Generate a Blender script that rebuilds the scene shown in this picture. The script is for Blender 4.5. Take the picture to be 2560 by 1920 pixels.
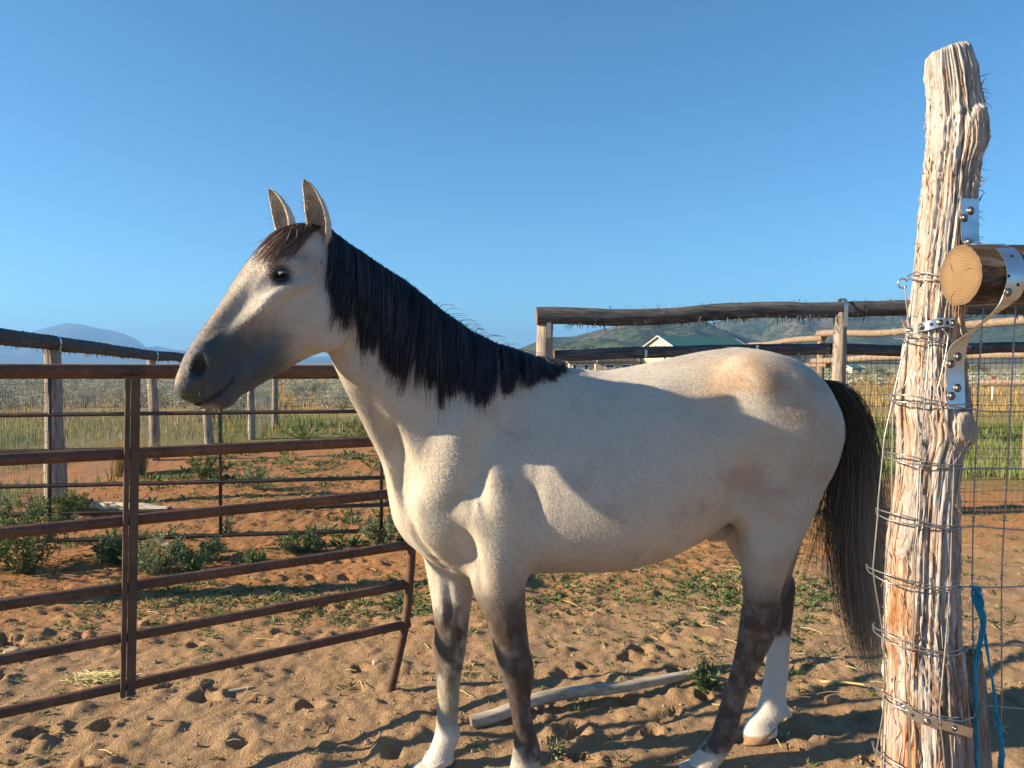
import bpy, math, random
import numpy as np
from mathutils import Vector, Matrix

R = math.radians
random.seed(7)
rng = np.random.default_rng(11)
scene = bpy.context.scene
for o in list(bpy.data.objects):
    bpy.data.objects.remove(o)

# ------------------------------------------------------------------ camera, sky, sun, exposure
CAM_H = 1.5
FPX = 1930.0                       # focal length in pixels of a 2560 px wide picture
PITCH = math.atan(52 / FPX)        # looking slightly down
cam = bpy.data.cameras.new('camera')
cam.sensor_width = 36.0
cam.lens = 36.0 * FPX / 2560.0
cam.clip_start = 0.05
cam.clip_end = 60000
cam_o = bpy.data.objects.new('camera', cam)
scene.collection.objects.link(cam_o)
cam_o.location = (0, 0, CAM_H)
cam_o.rotation_euler = (R(90) - PITCH, 0, 0)
scene.camera = cam_o

SKYT = (0.47, 0.81, 0.92)        # white balance of the sky, the same in every direction
SUN_EL = 23.0
SUN_AZ = 260.0                     # clockwise from +Y: the sun stands to the left, a little behind the camera
world = bpy.data.worlds.new('World')
scene.world = world
world.use_nodes = True
wn = world.node_tree.nodes
wl = world.node_tree.links
sky_t = wn.new('ShaderNodeTexSky')
sky_t.sky_type = 'NISHITA'
sky_t.sun_disc = False
sky_t.sun_elevation = R(SUN_EL)
sky_t.sun_rotation = R(SUN_AZ)
sky_t.altitude = 1800
sky_t.air_density = 1.0
sky_t.dust_density = 0.6
sky_t.ozone_density = 2.5
bg = wn['Background']
bg.inputs['Strength'].default_value = 0.080
sky_m = wn.new('ShaderNodeMix')
sky_m.data_type = 'RGBA'; sky_m.blend_type = 'MULTIPLY'
sky_m.inputs['Factor'].default_value = 1.0
sky_m.inputs[7].default_value = SKYT + (1.0,)
wl.new(sky_t.outputs['Color'], sky_m.inputs[6])
wl.new(sky_m.outputs[2], bg.inputs['Color'])

sun = bpy.data.lights.new('sun', 'SUN')
sun.energy = 5.0
sun.angle = R(0.5)
sun.color = (1.0, 0.81, 0.57)
sun_o = bpy.data.objects.new('sun', sun)
scene.collection.objects.link(sun_o)
sd = Vector((math.sin(R(SUN_AZ)) * math.cos(R(SUN_EL)), math.cos(R(SUN_AZ)) * math.cos(R(SUN_EL)), math.sin(R(SUN_EL))))
sun_o.rotation_euler = (-sd).to_track_quat('-Z', 'Y').to_euler()

scene.view_settings.view_transform = 'Standard'
scene.view_settings.look = 'None'
scene.view_settings.exposure = 1.35
scene.view_settings.gamma = 1.0
scene.view_settings.use_curve_mapping = False
scene.render.engine = 'CYCLES'
scene.cycles.use_denoising = True
scene.cycles.max_bounces = 6
scene.cycles.transparent_max_bounces = 8
scene.cycles.volume_bounces = 0

# ------------------------------------------------------------------ helpers
COL = scene.collection
cp, sp_ = math.cos(PITCH), math.sin(PITCH)

def ray(u, v):
    """direction through a pixel of the 2560 x 1920 photograph, y = depth about 1"""
    a = (np.asarray(u, float) - 1280) / FPX
    b = -(np.asarray(v, float) - 960) / FPX
    return np.stack([a, cp + sp_ * b, -sp_ + cp * b], -1)

def at(u, v, d):
    """point seen at pixel (u, v) that lies d metres in front of the camera (world y = d)"""
    r_ = ray(u, v)
    k = np.asarray(d, float) / r_[..., 1]
    return r_ * k[..., None] + np.array([0, 0, CAM_H])

def mesh(name, V, F, mats=(), parent=None, smooth=True, mi=None, attrs=None, loc=None):
    """one mesh object from numpy vertices and faces (quads and/or triangles)"""
    me = bpy.data.meshes.new(name)
    V = np.asarray(V, dtype=np.float32)
    Fs = [np.asarray(f, dtype=np.int32) for f in (F if isinstance(F, list) else [F]) if len(f)]
    nl = sum(f.size for f in Fs)
    npoly = sum(len(f) for f in Fs)
    me.vertices.add(len(V))
    me.vertices.foreach_set('co', V.ravel())
    me.loops.add(nl)
    me.loops.foreach_set('vertex_index', np.concatenate([f.ravel() for f in Fs]))
    me.polygons.add(npoly)
    tot = np.concatenate([np.full(len(f), f.shape[1], np.int32) for f in Fs])
    st = np.concatenate([[0], np.cumsum(tot)[:-1]]).astype(np.int32)
    me.polygons.foreach_set('loop_start', st)
    me.polygons.foreach_set('loop_total', tot)
    if mi is not None:
        me.polygons.foreach_set('material_index', np.asarray(mi, np.int32))
    me.polygons.foreach_set('use_smooth', np.full(npoly, bool(smooth)))
    if attrs:
        for k, a in attrs.items():
            a = np.asarray(a, np.float32)
            if a.ndim == 1:
                t = me.attributes.new(k, 'FLOAT', 'POINT')
                t.data.foreach_set('value', a)
            else:
                if a.shape[1] == 3:
                    a = np.concatenate([a, np.ones((len(a), 1), np.float32)], 1)
                t = me.attributes.new(k, 'FLOAT_COLOR', 'POINT')
                t.data.foreach_set('color', a.ravel())
    me.update(calc_edges=True)
    for m in (mats if isinstance(mats, (list, tuple)) else [mats]):
        me.materials.append(m)
    o = bpy.data.objects.new(name, me)
    COL.objects.link(o)
    if parent is not None:
        o.parent = parent
    if loc is not None:
        o.location = loc
    return o

def empty(name, loc=(0, 0, 0)):
    o = bpy.data.objects.new(name, None)
    o.location = loc
    o.empty_display_size = 0.1
    COL.objects.link(o)
    return o

def tag(o, label=None, cat=None, group=None, kind=None):
    if label: o['label'] = label
    if cat: o['category'] = cat
    if group: o['group'] = group
    if kind: o['kind'] = kind
    return o

def rel(V, root):
    return np.asarray(V, float) - np.array(root.location)

class MB:
    """collects shapes into one mesh"""
    def __init__(s):
        s.V = []; s.Q = []; s.T = []; s.n = 0
    def add(s, V, Q=None, T=None):
        V = np.asarray(V, float).reshape(-1, 3)
        s.V.append(V)
        if Q is not None and len(Q): s.Q.append(np.asarray(Q, int).reshape(-1, 4) + s.n)
        if T is not None and len(T): s.T.append(np.asarray(T, int).reshape(-1, 3) + s.n)
        s.n += len(V)
    def arrays(s):
        V = np.concatenate(s.V)
        F = []
        if s.Q: F.append(np.concatenate(s.Q))
        if s.T: F.append(np.concatenate(s.T))
        return V, F
    def build(s, name, mats, parent=None, smooth=True, loc=None, shift=None):
        V, F = s.arrays()
        if shift is not None: V = V - np.array(shift)
        return mesh(name, V, F, mats, parent, smooth, loc=loc)
    def box(s, c, h, rot=None):
        v = np.array([[x, y, z] for x in (-1, 1) for y in (-1, 1) for z in (-1, 1)], float) * np.array(h)
        if rot is not None: v = v @ np.array(rot).T
        s.add(v + np.array(c), [[0, 1, 3, 2], [4, 6, 7, 5], [0, 4, 5, 1], [2, 3, 7, 6], [0, 2, 6, 4], [1, 5, 7, 3]])
    def tube(s, pts, r, n=8, cap=True):
        P = np.asarray(pts, float)
        M = len(P)
        r = np.broadcast_to(np.asarray(r, float), (M,))
        V, Q = tubes(P[None], r[None], n)
        T = []
        if cap:
            c0 = len(V)
            V = np.concatenate([V, P[:1], P[-1:]])
            for k in range(n):
                T.append([c0, (k + 1) % n, k])
                T.append([c0 + 1, (M - 1) * n + k, (M - 1) * n + (k + 1) % n])
        s.add(V, Q, T)

def tubes(P, rad, n=3, flat=1.0, ref=None):
    """P (N,M,3) paths, rad (N,M) radii -> verts, quads"""
    P = np.asarray(P, float)
    N, M, _ = P.shape
    T = np.gradient(P, axis=1)
    T /= np.linalg.norm(T, axis=2, keepdims=True) + 1e-9
    if ref is None:
        ref = np.where(np.abs(T[:, :1, 2:3]) > 0.8, np.array([[[0.0, 1.0, 0.05]]]), np.array([[[0.05, 0.02, 1.0]]]))
        ref = np.broadcast_to(ref, T.shape)
    A = np.cross(T, ref)
    A /= np.linalg.norm(A, axis=2, keepdims=True) + 1e-9
    B = np.cross(T, A)
    ang = np.arange(n) * 2 * math.pi / n
    rad = np.asarray(rad, float)
    V = P[:, :, None, :] + rad[:, :, None, None] * (A[:, :, None, :] * np.cos(ang)[None, None, :, None] + B[:, :, None, :] * (flat * np.sin(ang))[None, None, :, None])
    V = V.reshape(-1, 3)
    i = np.arange(N)[:, None, None] * M * n
    j = np.arange(M - 1)[None, :, None] * n
    k = np.arange(n)[None, None, :]
    k2 = (k + 1) % n
    Q = np.stack([i + j + k, i + j + k2, i + j + n + k2, i + j + n + k], -1).reshape(-1, 4)
    return V, Q

def spline(pts, n):
    """Catmull-Rom through the rows of pts, n samples"""
    P = np.asarray(pts, float)
    if P.ndim == 1: P = P[:, None]
    K = len(P)
    t = np.linspace(0, K - 1, n)
    i = np.minimum(t.astype(int), K - 2)
    f = (t - i)[:, None]
    p0 = P[np.maximum(i - 1, 0)]; p1 = P[i]; p2 = P[i + 1]; p3 = P[np.minimum(i + 2, K - 1)]
    return 0.5 * (2 * p1 + (p2 - p0) * f + (2 * p0 - 5 * p1 + 4 * p2 - p3) * f ** 2 + (3 * p1 - p0 - 3 * p2 + p3) * f ** 3)

def _hash(ix, iy, seed):
    h = (ix.astype(np.int64) * 374761393 + iy.astype(np.int64) * 668265263 + seed * 974634777) & 0xffffffff
    h = ((h ^ (h >> 13)) * 1274126177) & 0xffffffff
    return ((h ^ (h >> 16)) & 0xffff) / 65535.0

def vnoise(x, y, seed=0):
    x = np.asarray(x, float); y = np.asarray(y, float)
    ix = np.floor(x).astype(np.int64); iy = np.floor(y).astype(np.int64)
    fx = x - ix; fy = y - iy
    fx = fx * fx * fx * (fx * (fx * 6 - 15) + 10); fy = fy * fy * fy * (fy * (fy * 6 - 15) + 10)
    a = _hash(ix, iy, seed); b = _hash(ix + 1, iy, seed); c = _hash(ix, iy + 1, seed); d = _hash(ix + 1, iy + 1, seed)
    return (a + (b - a) * fx) * (1 - fy) + (c + (d - c) * fx) * fy - 0.5

def fbm(x, y, seed=0, octv=4, gain=0.5):
    s = 0; a = 1.0
    for k in range(octv):
        s = s + a * vnoise(x * 2 ** k + 17.3 * k, y * 2 ** k + 9.1 * k, seed + k)
        a *= gain
    return s

def sstep(a, b, x):
    t = np.clip((np.asarray(x, float) - a) / (b - a), 0, 1)
    return t * t * (3 - 2 * t)

# ------------------------------------------------------------------ node materials
class NT:
    def __init__(s, name, rough=0.8, spec=0.3, metallic=0.0):
        s.m = bpy.data.materials.new(name)
        s.m.use_nodes = True
        s.n = s.m.node_tree.nodes; s.l = s.m.node_tree.links
        s.b = s.n['Principled BSDF']
        s.b.inputs['Roughness'].default_value = rough
        s.b.inputs['Specular IOR Level'].default_value = spec
        s.b.inputs['Metallic'].default_value = metallic
        s._obj = None
    def coords(s, kind='Object', scale=(1, 1, 1)):
        if kind == 'Position':
            src = s.n.new('ShaderNodeNewGeometry').outputs['Position']
        else:
            src = s.n.new('ShaderNodeTexCoord').outputs[kind]
        mp = s.n.new('ShaderNodeMapping')
        mp.inputs['Scale'].default_value = scale
        s.l.new(src, mp.inputs['Vector'])
        return mp.outputs['Vector']
    def noise(s, vec, scale, detail=4, rough=0.55, dist=0.0):
        t = s.n.new('ShaderNodeTexNoise')
        t.inputs['Scale'].default_value = scale
        t.inputs['Detail'].default_value = detail
        t.inputs['Roughness'].default_value = rough
        t.inputs['Distortion'].default_value = dist
        s.l.new(vec, t.inputs['Vector'])
        return t.outputs['Fac']
    def voro(s, vec, scale, out='Distance', feature='F1'):
        t = s.n.new('ShaderNodeTexVoronoi')
        t.feature = feature
        t.inputs['Scale'].default_value = scale
        s.l.new(vec, t.inputs['Vector'])
        return t.outputs[out]
    def ramp(s, fac, stops):
        r_ = s.n.new('ShaderNodeValToRGB')
        e = r_.color_ramp.elements
        while len(e) < len(stops): e.new(0.5)
        for k, (p, c) in enumerate(stops):
            e[k].position = p
            e[k].color = tuple(c) + (1,) if len(c) == 3 else c
        s.l.new(fac, r_.inputs['Fac'])
        return r_.outputs['Color']
    def val(s, fac, lo, hi, a=0.0, b=1.0):
        m = s.n.new('ShaderNodeMapRange')
        m.inputs['From Min'].default_value = lo; m.inputs['From Max'].default_value = hi
        m.inputs['To Min'].default_value = a; m.inputs['To Max'].default_value = b
        s.l.new(fac, m.inputs['Value'])
        return m.outputs['Result']
    def math(s, op, a, b=None):
        m = s.n.new('ShaderNodeMath'); m.operation = op
        for k, x in enumerate((a, b)):
            if x is None: continue
            if isinstance(x, (int, float)): m.inputs[k].default_value = x
            else: s.l.new(x, m.inputs[k])
        return m.outputs[0]
    def mix(s, fac, a, b, mode='MIX'):
        m = s.n.new('ShaderNodeMix'); m.data_type = 'RGBA'; m.blend_type = mode
        if isinstance(fac, (int, float)): m.inputs['Factor'].default_value = fac
        else: s.l.new(fac, m.inputs['Factor'])
        for k, x in (('A', a), ('B', b)):
            i = [q for q in m.inputs if q.name == k and q.type == 'RGBA'][0]
            if isinstance(x, tuple): i.default_value = x + (1,) if len(x) == 3 else x
            else: s.l.new(x, i)
        return [q for q in m.outputs if q.type == 'RGBA'][0]
    def attr(s, name, out='Color'):
        a = s.n.new('ShaderNodeAttribute'); a.attribute_name = name
        return a.outputs[out]
    def color(s, c):
        if isinstance(c, tuple): s.b.inputs['Base Color'].default_value = c + (1,)
        else: s.l.new(c, s.b.inputs['Base Color'])
        return s
    def rough(s, f):
        s.l.new(f, s.b.inputs['Roughness']); return s
    def bump(s, h, strength=0.5, dist=0.01):
        b = s.n.new('ShaderNodeBump')
        b.inputs['Strength'].default_value = strength
        b.inputs['Distance'].default_value = dist
        s.l.new(h, b.inputs['Height'])
        s.l.new(b.outputs['Normal'], s.b.inputs['Normal'])
        return s

def simple(name, c1, c2, scale=20, rough=0.8, spec=0.3, metallic=0.0, bump=0.0, bdist=0.003, stretch=(1, 1, 1), kind='Object'):
    t = NT(name, rough, spec, metallic)
    v = t.coords(kind, stretch)
    f = t.noise(v, scale, 5, 0.6)
    t.color(t.ramp(f, [(0.3, c1), (0.7, c2)]))
    if bump: t.bump(f, bump, bdist)
    return t.m

def leafmat(name, c1, c2, rough=0.6, trans=0.25):
    """leaf colour that varies from leaf to leaf through the attribute shade"""
    t = NT(name, rough, 0.25)
    c = t.ramp(t.attr('shade', 'Fac'), [(0.0, c1), (1.0, c2)])
    t.color(c)
    tr = t.n.new('ShaderNodeBsdfTranslucent')
    t.l.new(c, tr.inputs['Color'])
    mx = t.n.new('ShaderNodeMixShader')
    mx.inputs['Fac'].default_value = trans
    out = t.n['Material Output']
    t.l.new(t.b.outputs[0], mx.inputs[1]); t.l.new(tr.outputs[0], mx.inputs[2])
    t.l.new(mx.outputs[0], out.inputs['Surface'])
    return t.m
# ------------------------------------------------------------------ ground
def axis_pts(lo, hi, step, far, grow):
    a = np.arange(lo, hi + step / 2, step)
    up = [a[-1]]; s = step
    while up[-1] < far:
        s *= grow; up.append(up[-1] + s)
    dn = [a[0]]; s = step
    while dn[-1] > -far:
        s *= grow; dn.append(dn[-1] - s)
    return np.array(dn[1:][::-1] + list(a) + up[1:])

HOOVES = [(0.96, 3.03), (0.72, 2.83), (0.06, 2.70), (-0.33, 2.86)]
prng = np.random.default_rng(21)
pits = []
for k in range(430):
    py = 1.6 + 9.0 * prng.random() ** 1.5
    px = prng.uniform(-0.85, 0.85) * py
    if min(math.hypot(px - a, py - b) for a, b in HOOVES) < 0.16: continue
    pits.append((px, py, prng.uniform(0.03, 0.07), prng.uniform(0.012, 0.045) * (1.0 if py < 6 else 0.7), prng.uniform(0, 6.28), prng.uniform(0.6, 1.0)))

def base_height(x, y):
    r_ = np.hypot(x, y)
    near = 1 - sstep(9, 16, r_)
    h = 0.035 * fbm(x * 0.7, y * 0.7, 41, 3) + 0.10 * fbm(x * 0.11, y * 0.11, 43, 2) * sstep(9, 30, r_)
    cl = fbm(x * 4.5, y * 4.5, 45, 3)
    h = h + near * (0.017 * cl + 0.014 * fbm(x * 15, y * 15, 47, 3) + 0.009 * fbm(x * 30, y * 30, 48, 2, 0.6) + 0.022 * np.maximum(fbm(x * 8 + 30, y * 8, 53, 2) - 0.22, 0) * 2.4)
    for a, b in HOOVES:
        w = 1 - sstep(0.07, 0.30, np.hypot(x - a, y - b))
        h = h * (1 - w)
    return h

def pit_height(x, y, p):
    a, b, r0, dp, an, el = p
    c, s = math.cos(an), math.sin(an)
    u = ((x - a) * c + (y - b) * s) / r0
    v = (-(x - a) * s + (y - b) * c) / (r0 * el)
    q = np.sqrt(u * u + v * v) * (1 + 0.55 * fbm(x * 22, y * 22, 57, 2))
    return -dp * (1 - sstep(0.55, 1.15, q)) + dp * 0.35 * np.exp(-((q - 1.35) / 0.28) ** 2)

def ground_h(x, y):
    x = np.atleast_1d(np.asarray(x, float)); y = np.atleast_1d(np.asarray(y, float))
    h = base_height(x, y)
    for p in pits:
        m = (np.abs(x - p[0]) < 0.25) & (np.abs(y - p[1]) < 0.25)
        if m.any(): h[m] += pit_height(x[m], y[m], p)
    return h

gxs = axis_pts(-2.7, 2.7, 0.0165, 11000, 1.04)
gys = axis_pts(1.7, 6.0, 0.0165, 11000, 1.035)
GX, GY = np.meshgrid(gxs, gys, indexing='ij')
GZ = base_height(GX, GY)
for p in pits:
    i0, i1 = np.searchsorted(gxs, [p[0] - 0.25, p[0] + 0.25]); j0, j1 = np.searchsorted(gys, [p[1] - 0.25, p[1] + 0.25])
    GZ[i0:i1, j0:j1] += pit_height(GX[i0:i1, j0:j1], GY[i0:i1, j0:j1], p)
nX, nY = GX.shape
idx = np.arange(nX * nY).reshape(nX, nY)
GQ = np.stack([idx[:-1, :-1], idx[1:, :-1], idx[1:, 1:], idx[:-1, 1:]], -1).reshape(-1, 4)
# soil and cover colours by place: sandy near, red further in, plant litter and dry grass beyond the fences
fx, fy = GX.ravel(), GY.ravel()
fr_ = np.hypot(fx, fy)
wob = fbm(fx * 0.35, fy * 0.35, 61, 3)
red = sstep(3.9, 6.0, fy + 0.8 * wob - 0.35 * fx) * 0.9
gc = np.tile(np.array([0.372, 0.248, 0.142]), (len(fx), 1))
gc = gc * (1 - red[:, None]) + np.array([0.41, 0.200, 0.085]) * red[:, None]
dst = fr_ + 2.2 * wob
lim = np.where(fx < -1.5, 13.0, 10.5)
gm = sstep(0, 3.0, dst - lim)[:, None]
gc = gc * (1 - gm) + np.array([0.20, 0.185, 0.070]) * gm
tm = (sstep(19, 25, dst) * (0.55 + 0.9 * sstep(-0.2, 0.3, fbm(fx * 0.12, fy * 0.12, 63, 3))))[:, None].clip(0, 1)
gc = gc * (1 - tm) + np.array([0.37, 0.255, 0.105]) * tm
sm = (sstep(70, 160, fr_) * 0.8)[:, None]
gc = gc * (1 - sm) + np.array([0.185, 0.185, 0.125]) * sm
ptch = sstep(0.05, 0.25, fbm(fx * 0.006, fy * 0.02, 65, 3))[:, None] * sstep(120, 300, fr_)[:, None]
gc = gc * (1 - 0.7 * ptch) + np.array([0.30, 0.235, 0.13]) * 0.7 * ptch

t = NT('soil', 0.95, 0.12)
v = t.coords('Position')
n1 = t.noise(v, 3.0, 6, 0.65); n2 = t.noise(v, 38, 5, 0.7); n3 = t.noise(v, 170, 3, 0.6)
c = t.attr('ground_colour')
c = t.mix(t.val(n1, 0.35, 0.7, 0, 0.55), c, t.mix(1.0, c, (0.66, 0.62, 0.58), 'MULTIPLY'))
c = t.mix(t.val(n2, 0.40, 0.75, 0, 0.6), c, t.mix(1.0, c, (1.35, 1.38, 1.42), 'MULTIPLY'))
c = t.mix(t.val(n3, 0.50, 0.70, 0, 0.7), c, t.mix(1.0, c, (0.55, 0.52, 0.50), 'MULTIPLY'))
vo = t.voro(v, 0.55, 'Distance')
t.color(c)
t.bump(t.math('ADD', n2, t.math('MULTIPLY', n3, 0.6)), 0.7, 0.026)
M_soil = t.m
ground = tag(mesh('ground', np.stack([fx, fy, GZ.ravel()], 1), GQ, M_soil, None, True, attrs={'ground_colour': gc}), kind='structure')

# ------------------------------------------------------------------ hills and far mountains
def range_mesh(name, prof, r0, r1, rpk, rough, mat, seed, na=420, nr=70, hole=0.0):
    """a mountain range: prof = (pixel u, pixel v) skyline seen at distance rpk"""
    u = np.linspace(prof[0][0], prof[-1][0], na)
    vv = np.interp(u, [p[0] for p in prof], [p[1] for p in prof])
    a = np.arctan((u - 1280) / FPX)
    Hh = (908 - vv) / FPX * rpk * np.cos(0)
    t_ = np.linspace(0, 1, nr)
    rr = r0 + (r1 - r0) * t_
    k = (rpk - r0) / (r1 - r0)
    ramp = np.where(t_ < k, (t_ / k) ** 0.85, np.cos((t_ - k) / (1 - k) * math.pi / 2) ** 0.9)
    A, RR = np.meshgrid(a, rr, indexing='ij')
    Xw, Yw = np.sin(A) * RR / np.cos(A) * np.cos(A), np.cos(A) * RR
    s_ = 1.0 / (rough * 6)
    nz = fbm(Xw * s_, Yw * s_, seed, 5, 0.55)
    rg = 1 - 2 * np.abs(fbm(Xw * s_ * 0.6 + 5, Yw * s_ * 0.35, seed + 3, 4, 0.5))
    w = np.sin(np.clip(t_ / k, 0, 1) * math.pi) ** 0.7
    Z = Hh[:, None] * ramp[None, :] * (1 + 0.0 * nz) + rough * (nz * 0.7 + (rg - 0.6) * 1.1) * w[None, :] * np.clip(Hh / (Hh.max() * 0.4), 0.05, 1)[:, None]
    edge = np.minimum(np.linspace(0, 1, na), np.linspace(1, 0, na)) * 12
    Z = Z * np.clip(edge, 0, 1)[:, None] - 2.0
    ix = np.arange(na * nr).reshape(na, nr)
    Q = np.stack([ix[:-1, :-1], ix[1:, :-1], ix[1:, 1:], ix[:-1, 1:]], -1).reshape(-1, 4)
    return tag(mesh(name, np.stack([Xw, Yw, Z], -1).reshape(-1, 3), Q, mat, None, True), kind='structure')

t = NT('hill_scrub', 0.95, 0.05)
v = t.coords('Position')
big = t.noise(v, 0.0035, 4, 0.6)
sm_ = t.noise(v, 0.022, 6, 0.8)
dots = t.voro(v, 0.075, 'Distance')
c = t.ramp(big, [(0.35, (0.050, 0.072, 0.034)), (0.52, (0.090, 0.100, 0.052)), (0.70, (0.24, 0.185, 0.115))])
c = t.mix(t.val(sm_, 0.47, 0.58, 0.0, 0.9), c, (0.022, 0.038, 0.018))
c = t.mix(t.val(dots, 0.25, 0.45, 0.8, 0.0), c, (0.018, 0.032, 0.014))
t.color(c)
t.bump(sm_, 1.0, 9.0)
M_hill = t.m
t = NT('mountain_rock', 0.95, 0.05)
v = t.coords('Position')
t.color(t.ramp(t.noise(v, 0.0011, 6, 0.6), [(0.35, (0.05, 0.065, 0.045)), (0.6, (0.09, 0.09, 0.06)), (0.78, (0.24, 0.18, 0.14))]))
M_mtn = t.m
range_mesh('hills', [(1080, 900), (1180, 893), (1260, 880), (1330, 861), (1375, 842), (1432, 838), (1500, 820), (1560, 808), (1620, 799), (1700, 798), (1735, 799), (1760, 808), (1800, 822), (1860, 842), (1950, 862), (2050, 880), (2200, 892), (2400, 900)], 900, 2200, 1650, 26, M_hill, 71)
range_mesh('hills.001', [(1500, 900), (1600, 860), (1700, 830), (1765, 812), (1800, 803), (1830, 795), (1900, 792), (1950, 789), (2020, 785), (2050, 792), (2080, 789), (2200, 779), (2300, 770), (2450, 772), (2600, 785), (2800, 800), (3000, 840), (3400, 890)], 1500, 3600, 2700, 45, M_hill, 83)
range_mesh('mountains', [(-900, 880), (-600, 850), (-300, 862), (-100, 850), (60, 846), (90, 838), (130, 829), (170, 820), (205, 822), (240, 829), (285, 835), (310, 841), (340, 852), (368, 872), (395, 868), (430, 876), (470, 879), (540, 890), (640, 897), (760, 893), (830, 890), (900, 897), (1000, 900), (1200, 905)], 6500, 9800, 8600, 60, M_mtn, 97, 500, 60)

# ------------------------------------------------------------------ the air between: thin even haze
mb = MB()
mb.box((0, 0, 221), (10900, 10900, 224))
hz_m = bpy.data.materials.new('haze')
hz_m.use_nodes = True
hn = hz_m.node_tree.nodes
for n_ in list(hn):
    if n_.type != 'OUTPUT_MATERIAL': hn.remove(n_)
pv_ = hn.new('ShaderNodeVolumePrincipled')
pv_.inputs['Color'].default_value = (0.25, 0.54, 1.0, 1)
pv_.inputs['Density'].default_value = 1.6e-4
pv_.inputs['Anisotropy'].default_value = 0.2
hz_m.node_tree.links.new(pv_.outputs[0], hn['Material Output'].inputs['Volume'])
haze = tag(mb.build('haze', hz_m, None, False), 'thin blue haze lying over the valley', 'haze', kind='stuff')

# ------------------------------------------------------------------ buildings at the foot of the hills
M_cream = simple('cream_siding', (0.56, 0.50, 0.36), (0.64, 0.58, 0.43), 3, 0.8)
M_green = simple('green_metal_roof', (0.075, 0.20, 0.145), (0.095, 0.24, 0.175), 2, 0.5)
M_beige = simple('beige_stucco', (0.40, 0.33, 0.25), (0.47, 0.39, 0.30), 3, 0.9)
M_shing = simple('dark_shingle', (0.06, 0.055, 0.055), (0.10, 0.09, 0.085), 6, 0.9)
M_glass = simple('window_glass', (0.03, 0.04, 0.05), (0.06, 0.07, 0.08), 2, 0.15, 0.5)
M_trim = simple('white_trim', (0.66, 0.65, 0.60), (0.74, 0.72, 0.68), 4, 0.7)

def house(name, label, pa, pb, depth, eave, ridge, m_wall, m_roof, windows=(), over=0.35, doors=()):
    """gabled house: the long front runs from ground point pa to pb, depth metres away from the camera"""
    pa = np.array(pa, float); pb = np.array(pb, float)
    o = empty(name, (pa[0], pa[1], 0))
    e = pb - pa; L = np.linalg.norm(e); e /= L
    n = np.array([-e[1], e[0]])
    if n[1] < 0: n = -n
    def W(s, q, z): return np.array([e[0] * s + n[0] * q, e[1] * s + n[1] * q, z])
    mb = MB()
    v = [W(0, 0, -0.3), W(L, 0, -0.3), W(L, depth, -0.3), W(0, depth, -0.3), W(0, 0, eave), W(L, 0, eave), W(L, depth, eave), W(0, depth, eave), W(0, depth / 2, ridge), W(L, depth / 2, ridge)]
    mb.add(v, [[0, 1, 5, 4], [1, 2, 6, 5], [2, 3, 7, 6], [3, 0, 4, 7]], [[4, 8, 7], [5, 6, 9]])
    mb.build('wall', m_wall, o, False)
    mb = MB()
    k = (ridge - eave) / (depth / 2)
    for sgn in (0, 1):
        q0 = -over if sgn == 0 else depth + over
        z0 = eave - k * over
        for dz in (0.06, 0.2):
            pass
        a = [W(-over, q0, z0 + 0.06), W(L + over, q0, z0 + 0.06), W(L + over, depth / 2, ridge + 0.06), W(-over, depth / 2, ridge + 0.06)]
        b = [p + np.array([0, 0, 0.16]) for p in a]
        mb.add(a + b, [[0, 1, 2, 3], [4, 7, 6, 5], [0, 4, 5, 1], [1, 5, 6, 2], [2, 6, 7, 3], [3, 7, 4, 0]])
    mb.build('roof', m_roof, o, False)
    # white barge boards on the gables
    for s_ in (-over - 0.04, L + over + 0.04):
        for q0 in (-over, depth + over):
            mb = MB()
            z0 = eave - k * over
            a, b = W(s_, q0, z0 + 0.12), W(s_, depth / 2, ridge + 0.12)
            mb.tube([a, b], 0.11, 4)
            mb.build('barge_board', M_trim, o, False)
    for (s0, s1, z0, z1) in windows:
        w = MB()
        w.box(W((s0 + s1) / 2, -0.03, (z0 + z1) / 2), ((s1 - s0) / 2, 0.03, (z1 - z0) / 2), np.stack([np.append(e, 0), np.append(n, 0), [0, 0, 1]], 1))
        wo = w.build('window', M_glass, o, False)
        f = MB()
        for zz in (z0, z1): f.box(W((s0 + s1) / 2, -0.06, zz), ((s1 - s0) / 2 + 0.08, 0.04, 0.06), np.stack([np.append(e, 0), np.append(n, 0), [0, 0, 1]], 1))
        for ss in (s0, s1): f.box(W(ss, -0.06, (z0 + z1) / 2), (0.06, 0.038, (z1 - z0) / 2 - 0.06), np.stack([np.append(e, 0), np.append(n, 0), [0, 0, 1]], 1))
        f.build('window_frame', M_trim, wo, False)
    tag(o, label, 'building')
    return o

# green roofed barn: gable end and long roof slope both face the camera
house('barn', 'cream metal barn with a long green gabled roof below the hills', at(1686, 934, 118)[:2], at(1872, 930, 131)[:2], 6.0, 3.9, 5.6, M_cream, M_green, [(3, 4, 1.2, 2.2), (7, 8, 1.2, 2.2)])
house('ranch_house', 'low tan house with dark roof seen under the lower log rail', at(1490, 930, 126)[:2], at(1592, 930, 126)[:2], 6.5, 1.7, 2.6, M_beige, M_shing, [(1.5, 3.0, 0.7, 1.3), (4.2, 5.6, 0.7, 1.3)])
house('ranch_house', 'small yellow house with a dark porch roof beside the tan house', at(1424, 930, 118)[:2], at(1486, 930, 118)[:2], 4.0, 1.55, 2.2, M_cream, M_shing, [(0.5, 1.1, 0.5, 1.3), (2.2, 2.9, 0.5, 1.3)])
house('shed', 'tiny cream shed with green roof far off in the field', at(2130, 936, 105)[:2], at(2154, 936, 106)[:2], 1.6, 0.75, 1.1, M_cream, M_green, [(0.3, 0.7, 0.3, 0.6)])
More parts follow.
